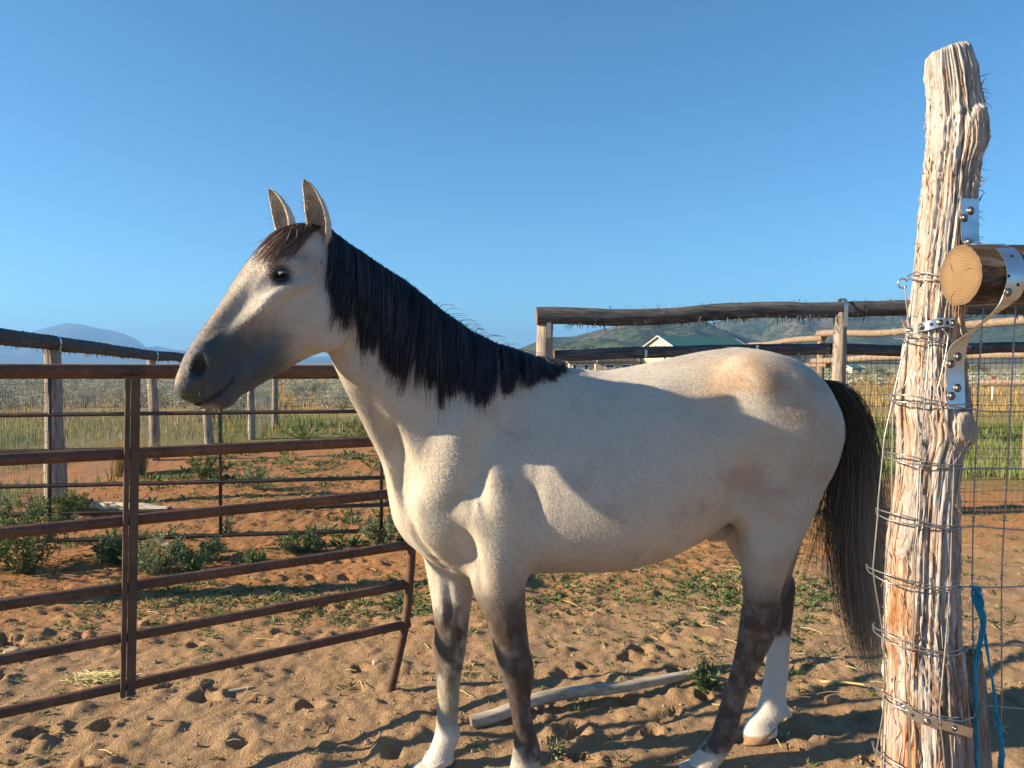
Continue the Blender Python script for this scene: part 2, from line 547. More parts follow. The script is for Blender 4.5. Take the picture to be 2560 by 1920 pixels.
# ------------------------------------------------------------------ fences
def barkmat(name, dark, mid, light, scale=9, stretch=(1, 1, 0.12), rough=0.9, bd=0.012):
    t = NT(name, rough, 0.15)
    v = t.coords('Object', stretch)
    f = t.noise(v, scale * 4, 6, 0.7, 0.6)
    g = t.noise(t.coords('Object'), scale * 0.35, 4, 0.6)
    c = t.ramp(f, [(0.30, dark), (0.5, mid), (0.72, light)])
    c = t.mix(t.val(g, 0.4, 0.7, 0, 0.45), c, t.mix(1.0, c, (0.6, 0.55, 0.5), 'MULTIPLY'))
    t.color(c)
    t.bump(f, 0.9, bd)
    return t.m
M_log = barkmat('log_bark', (0.040, 0.040, 0.043), (0.095, 0.093, 0.095), (0.22, 0.215, 0.21), 8, (0.12, 1, 1))
M_logt = barkmat('tan_pole', (0.14, 0.10, 0.07), (0.27, 0.20, 0.145), (0.40, 0.32, 0.24), 8, (0.12, 1, 1))
M_post = barkmat('weathered_post', (0.12, 0.09, 0.07), (0.33, 0.28, 0.23), (0.52, 0.46, 0.39), 8)
t = NT('cut_end', 0.85, 0.15)
rr_ = t.attr('ringr', 'Fac')
nz_ = t.noise(t.coords('Object'), 40, 4, 0.6)
nb_ = t.noise(t.coords('Object'), 11, 4, 0.6)
w_ = t.math('SINE', t.math('ADD', t.math('MULTIPLY', rr_, 70.0), t.math('MULTIPLY', nb_, 26.0)))
c = t.ramp(t.val(w_, -1, 1), [(0.0, (0.19, 0.115, 0.055)), (1.0, (0.235, 0.15, 0.075))])
c = t.mix(t.val(nb_, 0.42, 0.68, 0, 0.5), c, (0.27, 0.19, 0.115))
c = t.mix(t.val(rr_, 0.72, 1.0, 0, 0.85), c, (0.13, 0.09, 0.06))
c = t.mix(t.val(nz_, 0.58, 0.75, 0, 0.55), c, (0.26, 0.155, 0.075))
t.color(c); t.bump(w_, 0.25, 0.002)
M_cut = t.m
M_wire = simple('galvanised_wire', (0.32, 0.32, 0.31), (0.46, 0.45, 0.43), 60, 0.42, 0.5, 0.85)
M_mesh = simple('dull_mesh_wire', (0.07, 0.068, 0.065), (0.13, 0.125, 0.12), 30, 0.6, 0.4, 0.3)
M_netl = simple('sunlit_netting', (0.16, 0.155, 0.145), (0.27, 0.26, 0.24), 30, 0.6, 0.4, 0.3)  # paler mesh wire: the sunlit look of the netting is put into its colour
M_strap = simple('galvanised_strap', (0.55, 0.56, 0.57), (0.70, 0.71, 0.72), 14, 0.26, 0.5, 0.95, bump=0.08, bdist=0.002)
t = NT('rusty_pipe', 0.62, 0.35)
v = t.coords('Object')
f = t.noise(v, 7, 6, 0.7); g = t.noise(v, 55, 4, 0.65)
c = t.ramp(f, [(0.30, (0.055, 0.032, 0.025)), (0.52, (0.11, 0.055, 0.036)), (0.72, (0.19, 0.088, 0.048))])
c = t.mix(t.val(g, 0.52, 0.75, 0, 0.6), c, (0.22, 0.145, 0.10))
t.color(c); t.bump(g, 0.25, 0.002)
M_rust = t.m
M_dpipe = simple('dark_pipe', (0.060, 0.045, 0.038), (0.13, 0.085, 0.06), 9, 0.55, 0.4, 0.2, bump=0.15)

def log_arrays(p0, p1, r0, r1, seed, nth=22, step=0.05, bow=0.02, amp=0.10, caps=True, mid=None):
    """rough round timber from p0 to p1 -> verts, quads, tris, ring attribute, number of side quads"""
    p0 = np.asarray(p0, float); p1 = np.asarray(p1, float)
    L = np.linalg.norm(p1 - p0); n = max(int(L / step), 6)
    s = np.linspace(0, 1, n)
    ax = (p1 - p0) / L
    ref = np.array([0, 0, 1.0]) if abs(ax[2]) < 0.8 else np.array([0, 1.0, 0])
    A = np.cross(ax, ref); A /= np.linalg.norm(A); B = np.cross(ax, A)
    ctr = p0 + (p1 - p0) * s[:, None]
    ctr += B[None, :] * (bow * (vnoise(s * 3.1 + 5, s * 0 + seed, seed) * 2))[:, None] + A[None, :] * (bow * (vnoise(s * 2.7, s * 0 + seed + 9, seed) * 2))[:, None]
    th = np.arange(nth) * 2 * math.pi / nth
    Sg, Th = np.meshgrid(s * L, th, indexing='ij')
    cx, sx = np.cos(Th), np.sin(Th)
    rad = (r0 + (r1 - r0) * s)[:, None] * (1 + amp * fbm(cx * 1.7 + Sg * 1.1 + seed, sx * 1.7 + seed * 3.3, seed, 3) + 0.6 * amp * fbm(cx * 5 + seed, sx * 5 + Sg * 3, seed + 5, 3))
    V = ctr[:, None, :] + rad[..., None] * (A * cx[..., None] + B * sx[..., None])
    V = V.reshape(-1, 3)
    i = np.arange(n - 1)[:, None] * nth; k = np.arange(nth)[None, :]; k2 = (k + 1) % nth
    Q = np.stack([i + k, i + k2, i + nth + k2, i + nth + k], -1).reshape(-1, 4)
    ring = np.zeros(len(V))
    T = []
    if caps:
        VV = [V]; rg = [ring]; o = len(V)
        for e, c in ((0, ctr[0]), (n - 1, ctr[-1])):
            rim = V[e * nth:(e + 1) * nth]
            inn = c + (rim - c) * 0.5
            VV += [rim, inn, c[None]]
            rg += [np.ones(nth), np.full(nth, 0.5), np.zeros(1)]
            for k_ in range(nth):
                a, b = o + k_, o + (k_ + 1) % nth
                c_, d = a + nth, b + nth
                tri = [[a, b, d], [a, d, c_], [c_, d, o + 2 * nth]]
                if e == 0: tri = [q[::-1] for q in tri]
                T += tri
            o += 2 * nth + 1
        V = np.concatenate(VV); ring = np.concatenate(rg)
    return V, Q, np.array(T).reshape(-1, 3), ring

def log_obj(name, p0, p1, r0, r1, seed, mat, parent, cut=None, **kw):
    V, Q, T, ring = log_arrays(p0, p1, r0, r1, seed, **kw)
    V = rel(V, parent)
    mi = np.concatenate([np.zeros(len(Q)), np.ones(len(T))])
    return mesh(name, V, [Q, T] if len(T) else [Q], [mat, cut or M_cut], parent, True, mi=mi if len(T) else mi[:len(Q)], attrs={'ringr': ring})

def shreds(parent, p0, p1, r, n, mat, seed, down=True, top=0.25, size=0.04):
    """bark shreds hanging from a log: one joined part"""
    g = np.random.default_rng(seed)
    p0 = np.asarray(p0, float); p1 = np.asarray(p1, float)
    ax = (p1 - p0) / np.linalg.norm(p1 - p0)
    P = []
    for _ in range(n):
        q = g.random()
        up = g.random() < top
        ang = g.normal(0, 0.5)
        side = np.cross(ax, [0, 0, 1.0]); side /= np.linalg.norm(side)
        d = np.array([0, 0, 1.0 if up else -1.0]) * math.cos(ang) + side * math.sin(ang)
        b = p0 + (p1 - p0) * q + d * r * 0.93
        L = size * g.uniform(0.3, 1.0) * (0.5 if up else 1)
        dirn = ax * g.uniform(-1.4, 1.4) + d * g.uniform(0.4, 1.0)
        dirn /= np.linalg.norm(dirn)
        P.append([b, b + dirn * L * 0.5, b + dirn * L + np.array([0, 0, -0.25 * L])])
    P = np.array(P) - np.array(parent.location)
    V, Q = tubes(P, np.array([[1.0, 0.8, 0.15]]) * g.uniform(0.003, 0.009, (n, 1)), 4, 0.4)
    return tag(mesh('bark_shreds', V, Q, mat, parent), kind='stuff')

def mesh_panel(parent, a, b, z0, z1, dx, dz, r, seed, mat=None, wav=0.006, name='wire_mesh', sides=3):
    """woven wire netting between two ground points"""
    g = np.random.default_rng(seed)
    a = np.asarray(a, float); b = np.asarray(b, float)
    L = np.linalg.norm(b - a); e = (b - a) / L
    n = np.array([-e[1], e[0]])
    s = np.arange(0, L, dx); zs = np.arange(z0, z1 + 1e-6, dz)
    off = lambda ss, zz: wav * 2 * vnoise(ss * 2.3 + seed, zz * 2.3, seed) 
    Pv = []
    zz = np.linspace(z0, z1, 9)
    for q in s:
        o = off(np.full(9, q), zz)
        sx = q + wav * 2.4 * vnoise(zz * 4 + q * 7, zz * 0 + q * 5, seed + 2)
        Pv.append(np.stack([a[0] + e[0] * sx + n[0] * o, a[1] + e[1] * sx + n[1] * o, zz], 1))
    V, Q = tubes(np.array(Pv), np.full((len(s), 9), r), sides)
    mb = MB(); mb.add(V, Q)
    m = max(int(L / 0.25), 8)
    ss = np.linspace(0, L, m)
    Ph = []
    for q in zs:
        o = off(ss, np.full(m, q))
        dz_ = wav * 2.0 * vnoise(ss * 1.5 + q * 9, ss * 0 + q * 3, seed + 4)
        Ph.append(np.stack([a[0] + e[0] * ss + n[0] * o, a[1] + e[1] * ss + n[1] * o, q + dz_], 1))
    V, Q = tubes(np.array(Ph), np.full((len(zs), m), r * 1.15), sides)
    mb.add(V, Q)
    o = mb.build(name, mat or M_mesh, parent, True, shift=np.array(parent.location))
    return tag(o, kind='stuff')

def strap_over(parent, c, ax, r, width, drop, face, mat):
    """steel band laid over a log and nailed down the face of the post; face = unit vector towards the camera side"""
    ax = np.asarray(ax, float) / np.linalg.norm(ax)
    face = np.asarray(face, float); up = np.array([0, 0, 1.0])
    pts = []
    for a in np.linspace(150, 0, 9):
        pts.append(c + (face * -math.cos(R(180 - a)) * -1 if False else face * math.cos(R(a)) + up * math.sin(R(a))) * r)
    for k in range(1, 5):
        pts.append(pts[8] + np.array([0, 0, -drop * k / 4]) - face * (0.012 * k / 4))
    pts = np.array(pts)
    A = pts - ax * width / 2; B = pts + ax * width / 2
    n = len(pts)
    out = np.gradient(pts, axis=0); out = np.cross(ax, out); out /= np.linalg.norm(out, axis=1, keepdims=True)
    if np.dot(out[0], pts[0] - c) < 0: out = -out
    V = np.concatenate([A, B, B + out * 0.003, A + out * 0.003]) - np.array(parent.location)
    Q = []
    for i in range(n - 1):
        for q in range(4):
            w = (q + 1) % 4
            Q.append([q * n + i, q * n + i + 1, w * n + i + 1, w * n + i])
    so = mesh('strap', V, np.array(Q), mat, parent, False)
    for q in (9, 11):
        V_, Q_ = uvsphere_s(pts[q] + out[q] * 0.004 - np.array(parent.location), 0.008)
        mesh('screw', V_, Q_, M_mesh, so)
    return so

def uvsphere_s(c, r, nu=8, nv=5):
    V = []
    for i in range(nv + 1):
        th = math.pi * i / nv
        for j in range(nu):
            ph = 2 * math.pi * j / nu
            V.append(np.asarray(c) + r * np.array([math.sin(th) * math.cos(ph), math.sin(th) * math.sin(ph), math.cos(th)]))
    Q = [[i * nu + j, (i + 1) * nu + j, (i + 1) * nu + (j + 1) % nu, i * nu + (j + 1) % nu] for i in range(nv) for j in range(nu)]
    return np.array(V), np.array(Q)

# ---- near pipe gate, standing open at the left
GA = np.array([-1.76, 2.65]); GD = np.array([1.27, 0.85])
def gp(s, z): return np.array([GA[0] + GD[0] * s, GA[1] + GD[1] * s, z])
gate = empty('pipe_gate', (gp(0.5, 0)[0], gp(0.5, 0)[1], 0))
tag(gate, 'rusty brown pipe gate with six rails in front of the horse\'s muzzle and chest', 'gate')
def part_tube(name, parent, pts, r, mat, n=14, root=None):
    mb = MB(); mb.tube(np.array(pts) - np.array((root or parent).location), r, n)
    return mb.build(name, mat, parent)
SL = -0.75
for (za, zb, r_, s1) in ((1.474, 1.466, 0.0245, 1.035), (1.168, 1.150, 0.0225, 1.02), (0.914, 0.912, 0.0215, 1.02), (0.665, 0.668, 0.0205, 1.02), (0.474, 0.486, 0.0195, 1.02), (0.289, 0.305, 0.0195, 1.015)):
    zf = lambda s: za + (zb - za) * s
    part_tube('rail', gate, [gp(s, zf(s)) for s in np.linspace(SL, s1, 14)], r_, M_rust)
# bent end leg
leg_pts = spline(np.array([gp(1.02, 1.485), gp(1.022, 1.2), gp(1.024, 0.72), gp(1.016, 0.50), gp(1.004, 0.33), [-0.520, 3.503, 0.16], [-0.558, 3.50, 0.0], [-0.575, 3.50, -0.06]]), 30)
part_tube('end_leg', gate, leg_pts, 0.0205, M_rust)
# upright of two flat bars
gn = np.array([GD[1], -GD[0]]) / np.linalg.norm(GD)
ge = GD / np.linalg.norm(GD)
RotG = np.stack([np.append(ge, 0), np.append(-gn, 0), [0, 0, 1]], 1)
sc_ = 0.272
for w, off, nm in ((0.0085, -0.021, 'upright_bar'), (0.0145, 0.006, 'upright_bar')):
    mb = MB()
    top = gp(sc_, 1.452) + np.append(ge * off + gn * 0.030, 0) - np.array(gate.location)
    bot = gp(sc_ - 0.020, 0.262) + np.append(ge * off + gn * 0.026, 0) - np.array(gate.location)
    q = [top, bot]
    V = []
    for p in q:
        for sx, sy in ((-1, -1), (1, -1), (1, 1), (-1, 1)):
            V.append(p + RotG[:, 0] * w * sx + RotG[:, 1] * 0.010 * sy)
    mb.add(V, [[0, 1, 5, 4], [1, 2, 6, 5], [2, 3, 7, 6], [3, 0, 4, 7], [3, 2, 1, 0], [4, 5, 6, 7]])
    mb.build(nm, M_dpipe, gate, False)
part_tube('hinge_post', gate, [gp(SL, -0.05), gp(SL, 1.6)], 0.04, M_rust)

# ---- pipe panels behind it
def pipe_panel(label, pa, pb, zs, ups, legs, r=0.0165):
    pa = np.array(pa); pb = np.array(pb)
    o = empty('corral_fence', (pa[0], pa[1], 0))
    P = lambda s, z: np.array([pa[0] + (pb[0] - pa[0]) * s, pa[1] + (pb[1] - pa[1]) * s, z])
    for z in zs:
        part_tube('rail', o, [P(s, z + 0.006 * math.sin(s * 3 + z * 5)) for s in np.linspace(0, 1, 8)], r, M_dpipe, 10)
    for (s, s2) in ups:
        part_tube('upright', o, [P(s, zs[0]), P((s + s2) / 2, (zs[0] + zs[-1]) / 2), P(s2, zs[-1])], r * 0.85, M_dpipe, 10)
    for s in legs:
        part_tube('leg', o, [P(s, zs[0]), P(s, -0.05)], r * 1.15, M_dpipe, 10)
    return tag(o, label, 'fence')
ZP = (1.39, 1.10, 0.83, 0.56, 0.336, 0.122)
def pxl(u): return 5.9 + (6.37 - 5.9) * u / 1000.0
pP = lambda u: np.array([(u - 1280) / FPX * pxl(u), pxl(u)])
def su(u, a, b): return float(np.linalg.norm(pP(u) - pP(a)) / np.linalg.norm(pP(b) - pP(a))) * (1 if u >= a else -1)
pipe_panel('dark six-rail pipe panel behind the rusty gate, left of the picture', pP(-620), pP(1006), ZP, [(su(u, -620, 1006), su(u - 7 + 5 * (u > 300), -620, 1006)) for u in (-280, 128, 551, 954)], (0.0, 1.0))

# ---- timber rail fence at the left
fenL = empty('rail_fence', (-4.9, 8.3, 0))
tag(fenL, 'weathered juniper post and rail fence with wire netting, at far left', 'fence')
LP = [(-4.2, 4.6, 0.10, 1.78), (-4.92, 8.3, 0.098, 1.685), (-5.56, 11.96, 0.078, 1.592), (-5.68, 14.4, 0.075, 1.53)]
for k, (x, y, r_, h) in enumerate(LP):
    log_obj('post', (x + 0.02, y, -0.2), (x - 0.02, y, h - 0.04), r_ * 1.12, r_ * 0.8, 30 + k, M_post, fenL, amp=0.22)
for k in range(3):
    a, b = LP[k], LP[k + 1]
    pa = np.array([a[0], a[1], a[3] + 0.035]); pb = np.array([b[0], b[1], b[3] + 0.035])
    e_ = (pb - pa) / np.linalg.norm(pb - pa)
    log_obj('rail', pa - e_ * 0.25 * (k == 0), pb - e_ * 0.01 + e_ * 0.2 * (k == 2), 0.082 - 0.003 * k, 0.077 - 0.003 * k, 50 + k, M_log, fenL, bow=0.012, amp=0.12)
    shreds(fenL, pa, pb, 0.078, 110, M_log, 60 + k, top=0.35, size=0.06)
    mesh_panel(fenL, a[:2], b[:2], 0.04, 1.30, 0.06, 0.105, 0.0026, 70 + k, mat=M_netl, wav=0.012)
for k in (1, 2):
    a = LP[k]
    strap_over(fenL, np.array([a[0], a[1], a[3] + 0.035]), np.array(LP[k + 1][:2] + (0,)) - np.array(a[:2] + (0,)), 0.086, 0.035, 0.10, (0.98, -0.17, 0), M_strap)

# ---- wire fence further back
fenB = empty('wire_fence', (-5.1, 15.1, 0))
tag(fenB, 'sagging wire netting fence on thin posts, seen under the horse\'s jaw', 'fence')
BP = [(-5.68, 14.4), (-5.12, 15.1), (-5.36, 17.4), (-3.7, 19.2), (-0.5, 20.5), (3.2, 21.0)]
for k, (x, y) in enumerate(BP[1:]):
    rr0 = (0.075, 0.07, 0.035, 0.07, 0.07)[k]
    log_obj('post', (x, y, -0.2), (x + 0.02, y, 1.30), rr0, rr0 * 0.9, 90 + k, M_post, fenB, amp=0.2, nth=12)
for k in range(len(BP) - 1):
    mesh_panel(fenB, BP[k], BP[k + 1], 0.05, 1.25, 0.08, 0.12, 0.0033, 100 + k, mat=M_netl, wav=0.012)

# ---- tall log fence behind the horse
fenR = empty('log_fence', (0.32, 7.2, 0))
tag(fenR, 'tall fence of two dark log rails on posts behind the horse\'s back', 'fence')
RP = [(0.32, 7.2, 1.845, 0.070), (3.14, 7.4, 1.965, 0.060), (6.0, 7.6, 1.97, 0.07)]
for k, (x, y, h, r_) in enumerate(RP):
    log_obj('post', (x - 0.02, y, -0.2), (x, y, h + 0.02), r_ * 1.15, r_, 120 + k, M_post, fenR, amp=0.16)
log_obj('top_rail', (0.225, 7.19, 1.918), (3.35, 7.41, 2.042), 0.078, 0.074, 131, M_log, fenR, bow=0.035, amp=0.17, step=0.03)
log_obj('top_rail', (3.36, 7.42, 2.040), (6.2, 7.6, 2.05), 0.074, 0.07, 132, M_log, fenR, bow=0.03, amp=0.17, step=0.03)
shreds(fenR, (0.25, 7.17, 1.92), (3.3, 7.38, 2.04), 0.076, 240, M_log, 133, top=0.15, size=0.085)
shreds(fenR, (3.3, 7.40, 2.04), (6.0, 7.58, 2.05), 0.072, 110, M_log, 134, top=0.12, size=0.08)
log_obj('lower_rail', (0.40, 7.30, 1.590), (3.05, 7.46, 1.640), 0.053, 0.052, 135, M_log, fenR, bow=0.02, amp=0.2)
log_obj('lower_rail', (3.00, 7.53, 1.638), (6.1, 7.70, 1.64), 0.054, 0.054, 136, M_log, fenR, bow=0.03, amp=0.14)
shreds(fenR, (0.4, 7.28, 1.590), (3.05, 7.44, 1.640), 0.052, 190, M_log, 137, top=0.5, size=0.05)
for k in (0, 1):
    x, y, h, r_ = RP[k]
    strap_over(fenR, np.array([x + 0.02, y, (1.925, 2.037)[k]]), (1, 0.07, 0), 0.083, 0.040, 0.19, (0.0, -1, 0), M_strap)
mesh_panel(fenR, (0.32, 7.30), (3.14, 7.48), 0.03, 1.56, 0.060, 0.105, 0.0024, 140, wav=0.010)
mesh_panel(fenR, (3.14, 7.49), (6.0, 7.66), 0.03, 1.56, 0.060, 0.105, 0.0024, 141, wav=0.010)
for u_, v_, d_ in ((1615, 884, 7.28), (1893, 872, 7.3)):
    m2 = MB(); p = at(u_, v_, d_); m2.box(p - np.array(fenR.location), (0.012, 0.006, 0.035)); m2.build('bracket', M_strap, fenR, False)

# ---- tan pole fence of the next pen
fenT = empty('pole_fence', (5.73, 17, 0))
tag(fenT, 'tan peeled pole fence of the next pen, right of the tail', 'fence')
FA = np.array([5.55, 18.0]); FB = np.array([7.05, 9.4])
fp = lambda s, z: np.array([FA[0] + (FB[0] - FA[0]) * s, FA[1] + (FB[1] - FA[1]) * s, z])
for k, s in enumerate((0.02, 0.33, 0.90)):
    p = fp(s, 0)
    log_obj('post', (p[0], p[1], -0.2), (p[0] + 0.02, p[1], 1.93), 0.085, 0.07, 150 + k, M_logt, fenT, amp=0.18, nth=14)
log_obj('top_rail', fp(-0.02, 1.90), fp(0.34, 2.0), 0.05, 0.062, 155, M_logt, fenT, bow=0.05, nth=14)
log_obj('top_rail', fp(0.32, 2.03), fp(1.1, 2.08), 0.062, 0.055, 156, M_logt, fenT, bow=0.05, nth=14)
log_obj('lower_rail', fp(-0.05, 1.46), fp(0.36, 1.48), 0.055, 0.06, 157, M_logt, fenT, bow=0.05, nth=14)
log_obj('lower_rail', fp(0.30, 1.53), fp(1.1, 1.60), 0.06, 0.055, 158, M_logt, fenT, bow=0.05, nth=14)
log_obj('lower_rail', fp(0.80, 1.22), fp(1.15, 1.30), 0.05, 0.05, 159, M_logt, fenT, bow=0.03, nth=14)
# ------------------------------------------------------------------ big juniper gate post at the right with its log, straps and wire
PD = 2.25
K_ = PD / FPX
corner = empty('corner_fence', tuple(at(2310, 908, PD)[:2]) + (0.0,))
tag(corner, 'shaggy juniper corner post with log rail, steel straps and field wire at right', 'fence')
CLOC = np.array(corner.location)
# centre line and radii of the post from its outline
po = np.array([  # v, u_left, u_right
    (122, 2324, 2418), (135, 2320, 2424), (180, 2317, 2438), (240, 2323, 2447), (300, 2324, 2456), (360, 2320, 2456), (430, 2312, 2446),
    (500, 2308, 2440), (580, 2300, 2432), (650, 2292, 2424), (720, 2284, 2412), (800, 2275, 2408), (880, 2266, 2408), (960, 2258, 2412),
    (1030, 2250, 2422), (1090, 2254, 2424), (1150, 2250, 2400), (1220, 2246, 2392), (1290, 2232, 2388), (1350, 2222, 2388), (1450, 2218, 2388), (1580, 2214, 2392),
    (1700, 2214, 2410), (1820, 2212, 2420), (1950, 2206, 2428), (2100, 2200, 2436), (2260, 2196, 2440)], float)
nz, nth = 620, 190
vv = np.linspace(po[0, 0], po[-1, 0], nz)
uL = np.interp(vv, po[:, 0], po[:, 1]); uR = np.interp(vv, po[:, 0], po[:, 2])
ctr = at((uL + uR) / 2, vv, np.full(nz, PD))
rad0 = (uR - uL) / 2 * K_
th = np.linspace(0, 2 * math.pi, nth, endpoint=False)
Zc = ctr[:, 2][:, None]; TH = th[None, :]
ct, st = np.cos(TH), np.sin(TH)
tw = 0.35 * Zc + 0.03 * np.sin(Zc * 9) + 0.06 * fbm(ct * 1.5 + 4, st * 1.5 + Zc * 3.0, 199, 3)                                   # slight spiral grain
c2, s2 = np.cos(TH + tw), np.sin(TH + tw)
ridge = fbm(c2 * 9 + 3, s2 * 9 + Zc * 2.0, 201, 3)
fine = fbm(c2 * 30 + 7, s2 * 30 + Zc * 3.0, 205, 3)
lump = fbm(c2 * 1.6 + Zc * 2.2, s2 * 1.6 + Zc * 1.3, 209, 3)
fine2 = fbm(c2 * 62 + 1, s2 * 62 + Zc * 3.0, 221, 2)
disp = 0.009 * ridge + 0.008 * fine + 0.006 * fine2 + 0.012 * lump
strip = np.abs(fbm(c2 * 16 + 2, s2 * 16 + Zc * 0.9, 213, 2))
disp -= 0.009 * np.maximum(0.07 - strip, 0) / 0.07 * (fbm(ct * 3, st * 3 + Zc * 5, 217, 2) > -0.1)
# sawn-off branch stubs: knots standing proud of the bark
def knot(zc, thc, rz, rt, h):
    q = np.sqrt(((Zc - zc) / rz) ** 2 + ((((TH - thc + math.pi) % (2 * math.pi)) - math.pi) / rt) ** 2)
    return h * (1 - sstep(0.75, 1.1, q)), (q < 0.86).astype(float)
# theta: A = x axis (right), B = towards camera (-y)
kn = [(at(0, 342, PD)[2], R(66), 0.072, 0.62, 0.016), (at(0, 1062, PD)[2], R(70), 0.050, 0.36, 0.020), (at(0, 1080, PD)[2], R(8), 0.045, 0.4, 0.016), (at(0, 446, PD)[2], R(150), 0.016, 0.2, 0.010), (at(0, 1300, PD)[2], R(150), 0.11, 0.42, 0.012), (at(0, 290, PD)[2], R(115), 0.014, 0.16, 0.010)]
cutm = np.zeros((nz, nth))
for k_ in kn:
    h, m_ = knot(*k_)
    disp = np.where(m_ > 0, disp * 0.15, disp) + h
    cutm = np.maximum(cutm, m_ * (k_[2] > 0.045))
topf = sstep(0.0, 0.010, ctr[0, 2] - Zc)          # worn rounded top
Rr = (rad0[:, None] - 0.008 + disp) * (0.90 + 0.10 * topf)
V = ctr[:, None, :] + Rr[..., None] * (np.array([1.0, 0, 0]) * ct[..., None] + np.array([0, -1.0, 0]) * st[..., None])
V[:, :, 2] += 0.012 * ct * (1 - sstep(0, 0.2, ctr[0, 2] - Zc))
V = V.reshape(-1, 3)
i = np.arange(nz - 1)[:, None] * nth; k = np.arange(nth)[None, :]; k2 = (k + 1) % nth
Q = np.stack([i + k, i + k2, i + nth + k2, i + nth + k], -1).reshape(-1, 4)[:, ::-1]
topc = V[:nth].mean(0) + np.array([0, 0, 0.004])
V = np.concatenate([V, topc[None]])
T = np.array([[len(V) - 1, (q + 1) % nth, q] for q in range(nth)])[:, ::-1]
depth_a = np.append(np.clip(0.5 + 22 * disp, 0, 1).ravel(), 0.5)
t = NT('juniper_bark', 0.92, 0.12)
dm = t.attr('relief', 'Fac'); cu_ = t.attr('sawn', 'Fac')
v = t.coords('Object', (1, 1, 0.07))
f = t.noise(v, 75, 6, 0.72, 0.5); g = t.noise(t.coords('Object', (1, 1, 0.16)), 20, 4, 0.6)
pale = t.ramp(f, [(0.28, (0.17, 0.14, 0.12)), (0.42, (0.38, 0.35, 0.32)), (0.62, (0.56, 0.53, 0.495))])
red_ = t.ramp(f, [(0.30, (0.13, 0.055, 0.025)), (0.5, (0.36, 0.17, 0.075)), (0.7, (0.55, 0.36, 0.21))])
zpos = t.n.new('ShaderNodeSeparateXYZ'); t.l.new(t.n.new('ShaderNodeNewGeometry').outputs['Position'], zpos.inputs[0])
low = t.val(zpos.outputs[2], 2.1, 1.0, 0.0, 0.95)
c = t.mix(t.math('MULTIPLY', t.val(g, 0.47, 0.62, 0, 1), low), pale, red_)
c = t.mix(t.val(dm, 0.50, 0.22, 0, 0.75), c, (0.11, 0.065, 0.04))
kc = t.ramp(t.noise(t.coords('Object', (1, 1, 0.4)), 60, 4, 0.6, 1.2), [(0.3, (0.25, 0.22, 0.19)), (0.7, (0.46, 0.42, 0.37))])
st_ = t.noise(t.coords('Object', (1, 1, 0.5)), 16, 5, 0.7)
c = t.mix(t.val(st_, 0.55, 0.70, 0, 0.6), c, t.mix(1.0, c, (0.45, 0.42, 0.40), 'MULTIPLY'))
c = t.mix(cu_, c, kc)
t.color(c); t.bump(f, 0.8, 0.008)
M_jun = t.m
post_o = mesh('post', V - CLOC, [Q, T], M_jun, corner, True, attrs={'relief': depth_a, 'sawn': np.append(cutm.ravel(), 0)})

# loose bark strips and splinters on the post
g_ = np.random.default_rng(77)
def post_surf(zq, thq, extra=0.0):
    zq = np.asarray(zq, float); thq = np.asarray(thq, float)
    order = np.argsort(ctr[:, 2])
    iz = np.interp(zq, ctr[order, 2], np.arange(nz)[order]).astype(int).clip(0, nz - 1)
    it = (np.round((thq % (2 * math.pi)) / (2 * math.pi) * nth).astype(int)) % nth
    r_ = Rr[iz, it] + extra
    return np.stack([ctr[iz, 0] + r_ * np.cos(thq), ctr[iz, 1] - r_ * np.sin(thq), zq], -1)
P = []; Rd = []; Sh = []
for _ in range(700):
    z0 = g_.uniform(0.25, 2.36); th0 = g_.uniform(-1.2, R(200))
    L = g_.uniform(0.05, 0.26)
    n = 7
    zz = z0 - np.linspace(0, L, n); tq = th0 + g_.normal(0, 0.05) * np.linspace(0, 1, n) + 0.04 * np.sin(np.linspace(0, 5, n) + z0 * 9)
    lift = 0.0012 + np.linspace(0, 1, n) ** 3 * g_.choice([0.0, 0.006, 0.025], p=[0.6, 0.3, 0.1])
    P.append(post_surf(zz, tq, 0) + 0); q = P[-1]
    out = np.stack([np.cos(tq), -np.sin(tq), 0 * tq], -1)
    P[-1] = q + out * lift[:, None]
    Rd.append(np.interp(np.linspace(0, 1, n), [0, 0.3, 1], [0.001, 1, 0.3]) * g_.uniform(0.0007, 0.0024))
    Sh.append(g_.random())
V, Q = tubes(np.array(P), np.array(Rd), 4, 0.45)
t = NT('bark_fibre', 0.9, 0.1)
t.color(t.ramp(t.attr('shade', 'Fac'), [(0.0, (0.22, 0.10, 0.045)), (0.35, (0.42, 0.26, 0.15)), (1.0, (0.62, 0.54, 0.46))]))
M_fib = t.m
tag(mesh('bark_strips', V - CLOC, Q, M_fib, post_o, True, attrs={'shade': np.repeat(np.array(Sh), 28)}), kind='stuff')
P = []; Rd = []
for _ in range(330):                                # splinters bristling from the shaded right edge
    z0 = g_.uniform(1.55, 2.37) if g_.random() < 0.75 else g_.uniform(0.3, 1.6)
    th0 = g_.normal(0.0, 0.35) if g_.random() < 0.8 else g_.normal(math.pi, 0.3)
    b = post_surf(np.array([z0]), np.array([th0]), -0.002)[0]
    L = g_.uniform(0.006, 0.045) ** 1.0 * (1.0 if abs(th0) < 1.5 else 0.5)
    d = np.array([math.cos(th0), -math.sin(th0), g_.normal(0.15, 0.7)]); d /= np.linalg.norm(d)
    P.append([b, b + d * L * 0.5 + np.array([0, 0, g_.normal(0, 0.003)]), b + d * L + np.array([0, 0, g_.normal(0, 0.008)])])
    Rd.append(np.array([1, 0.7, 0.1]) * g_.uniform(0.0012, 0.004))
V, Q = tubes(np.array(P), np.array(Rd), 4, 0.5)
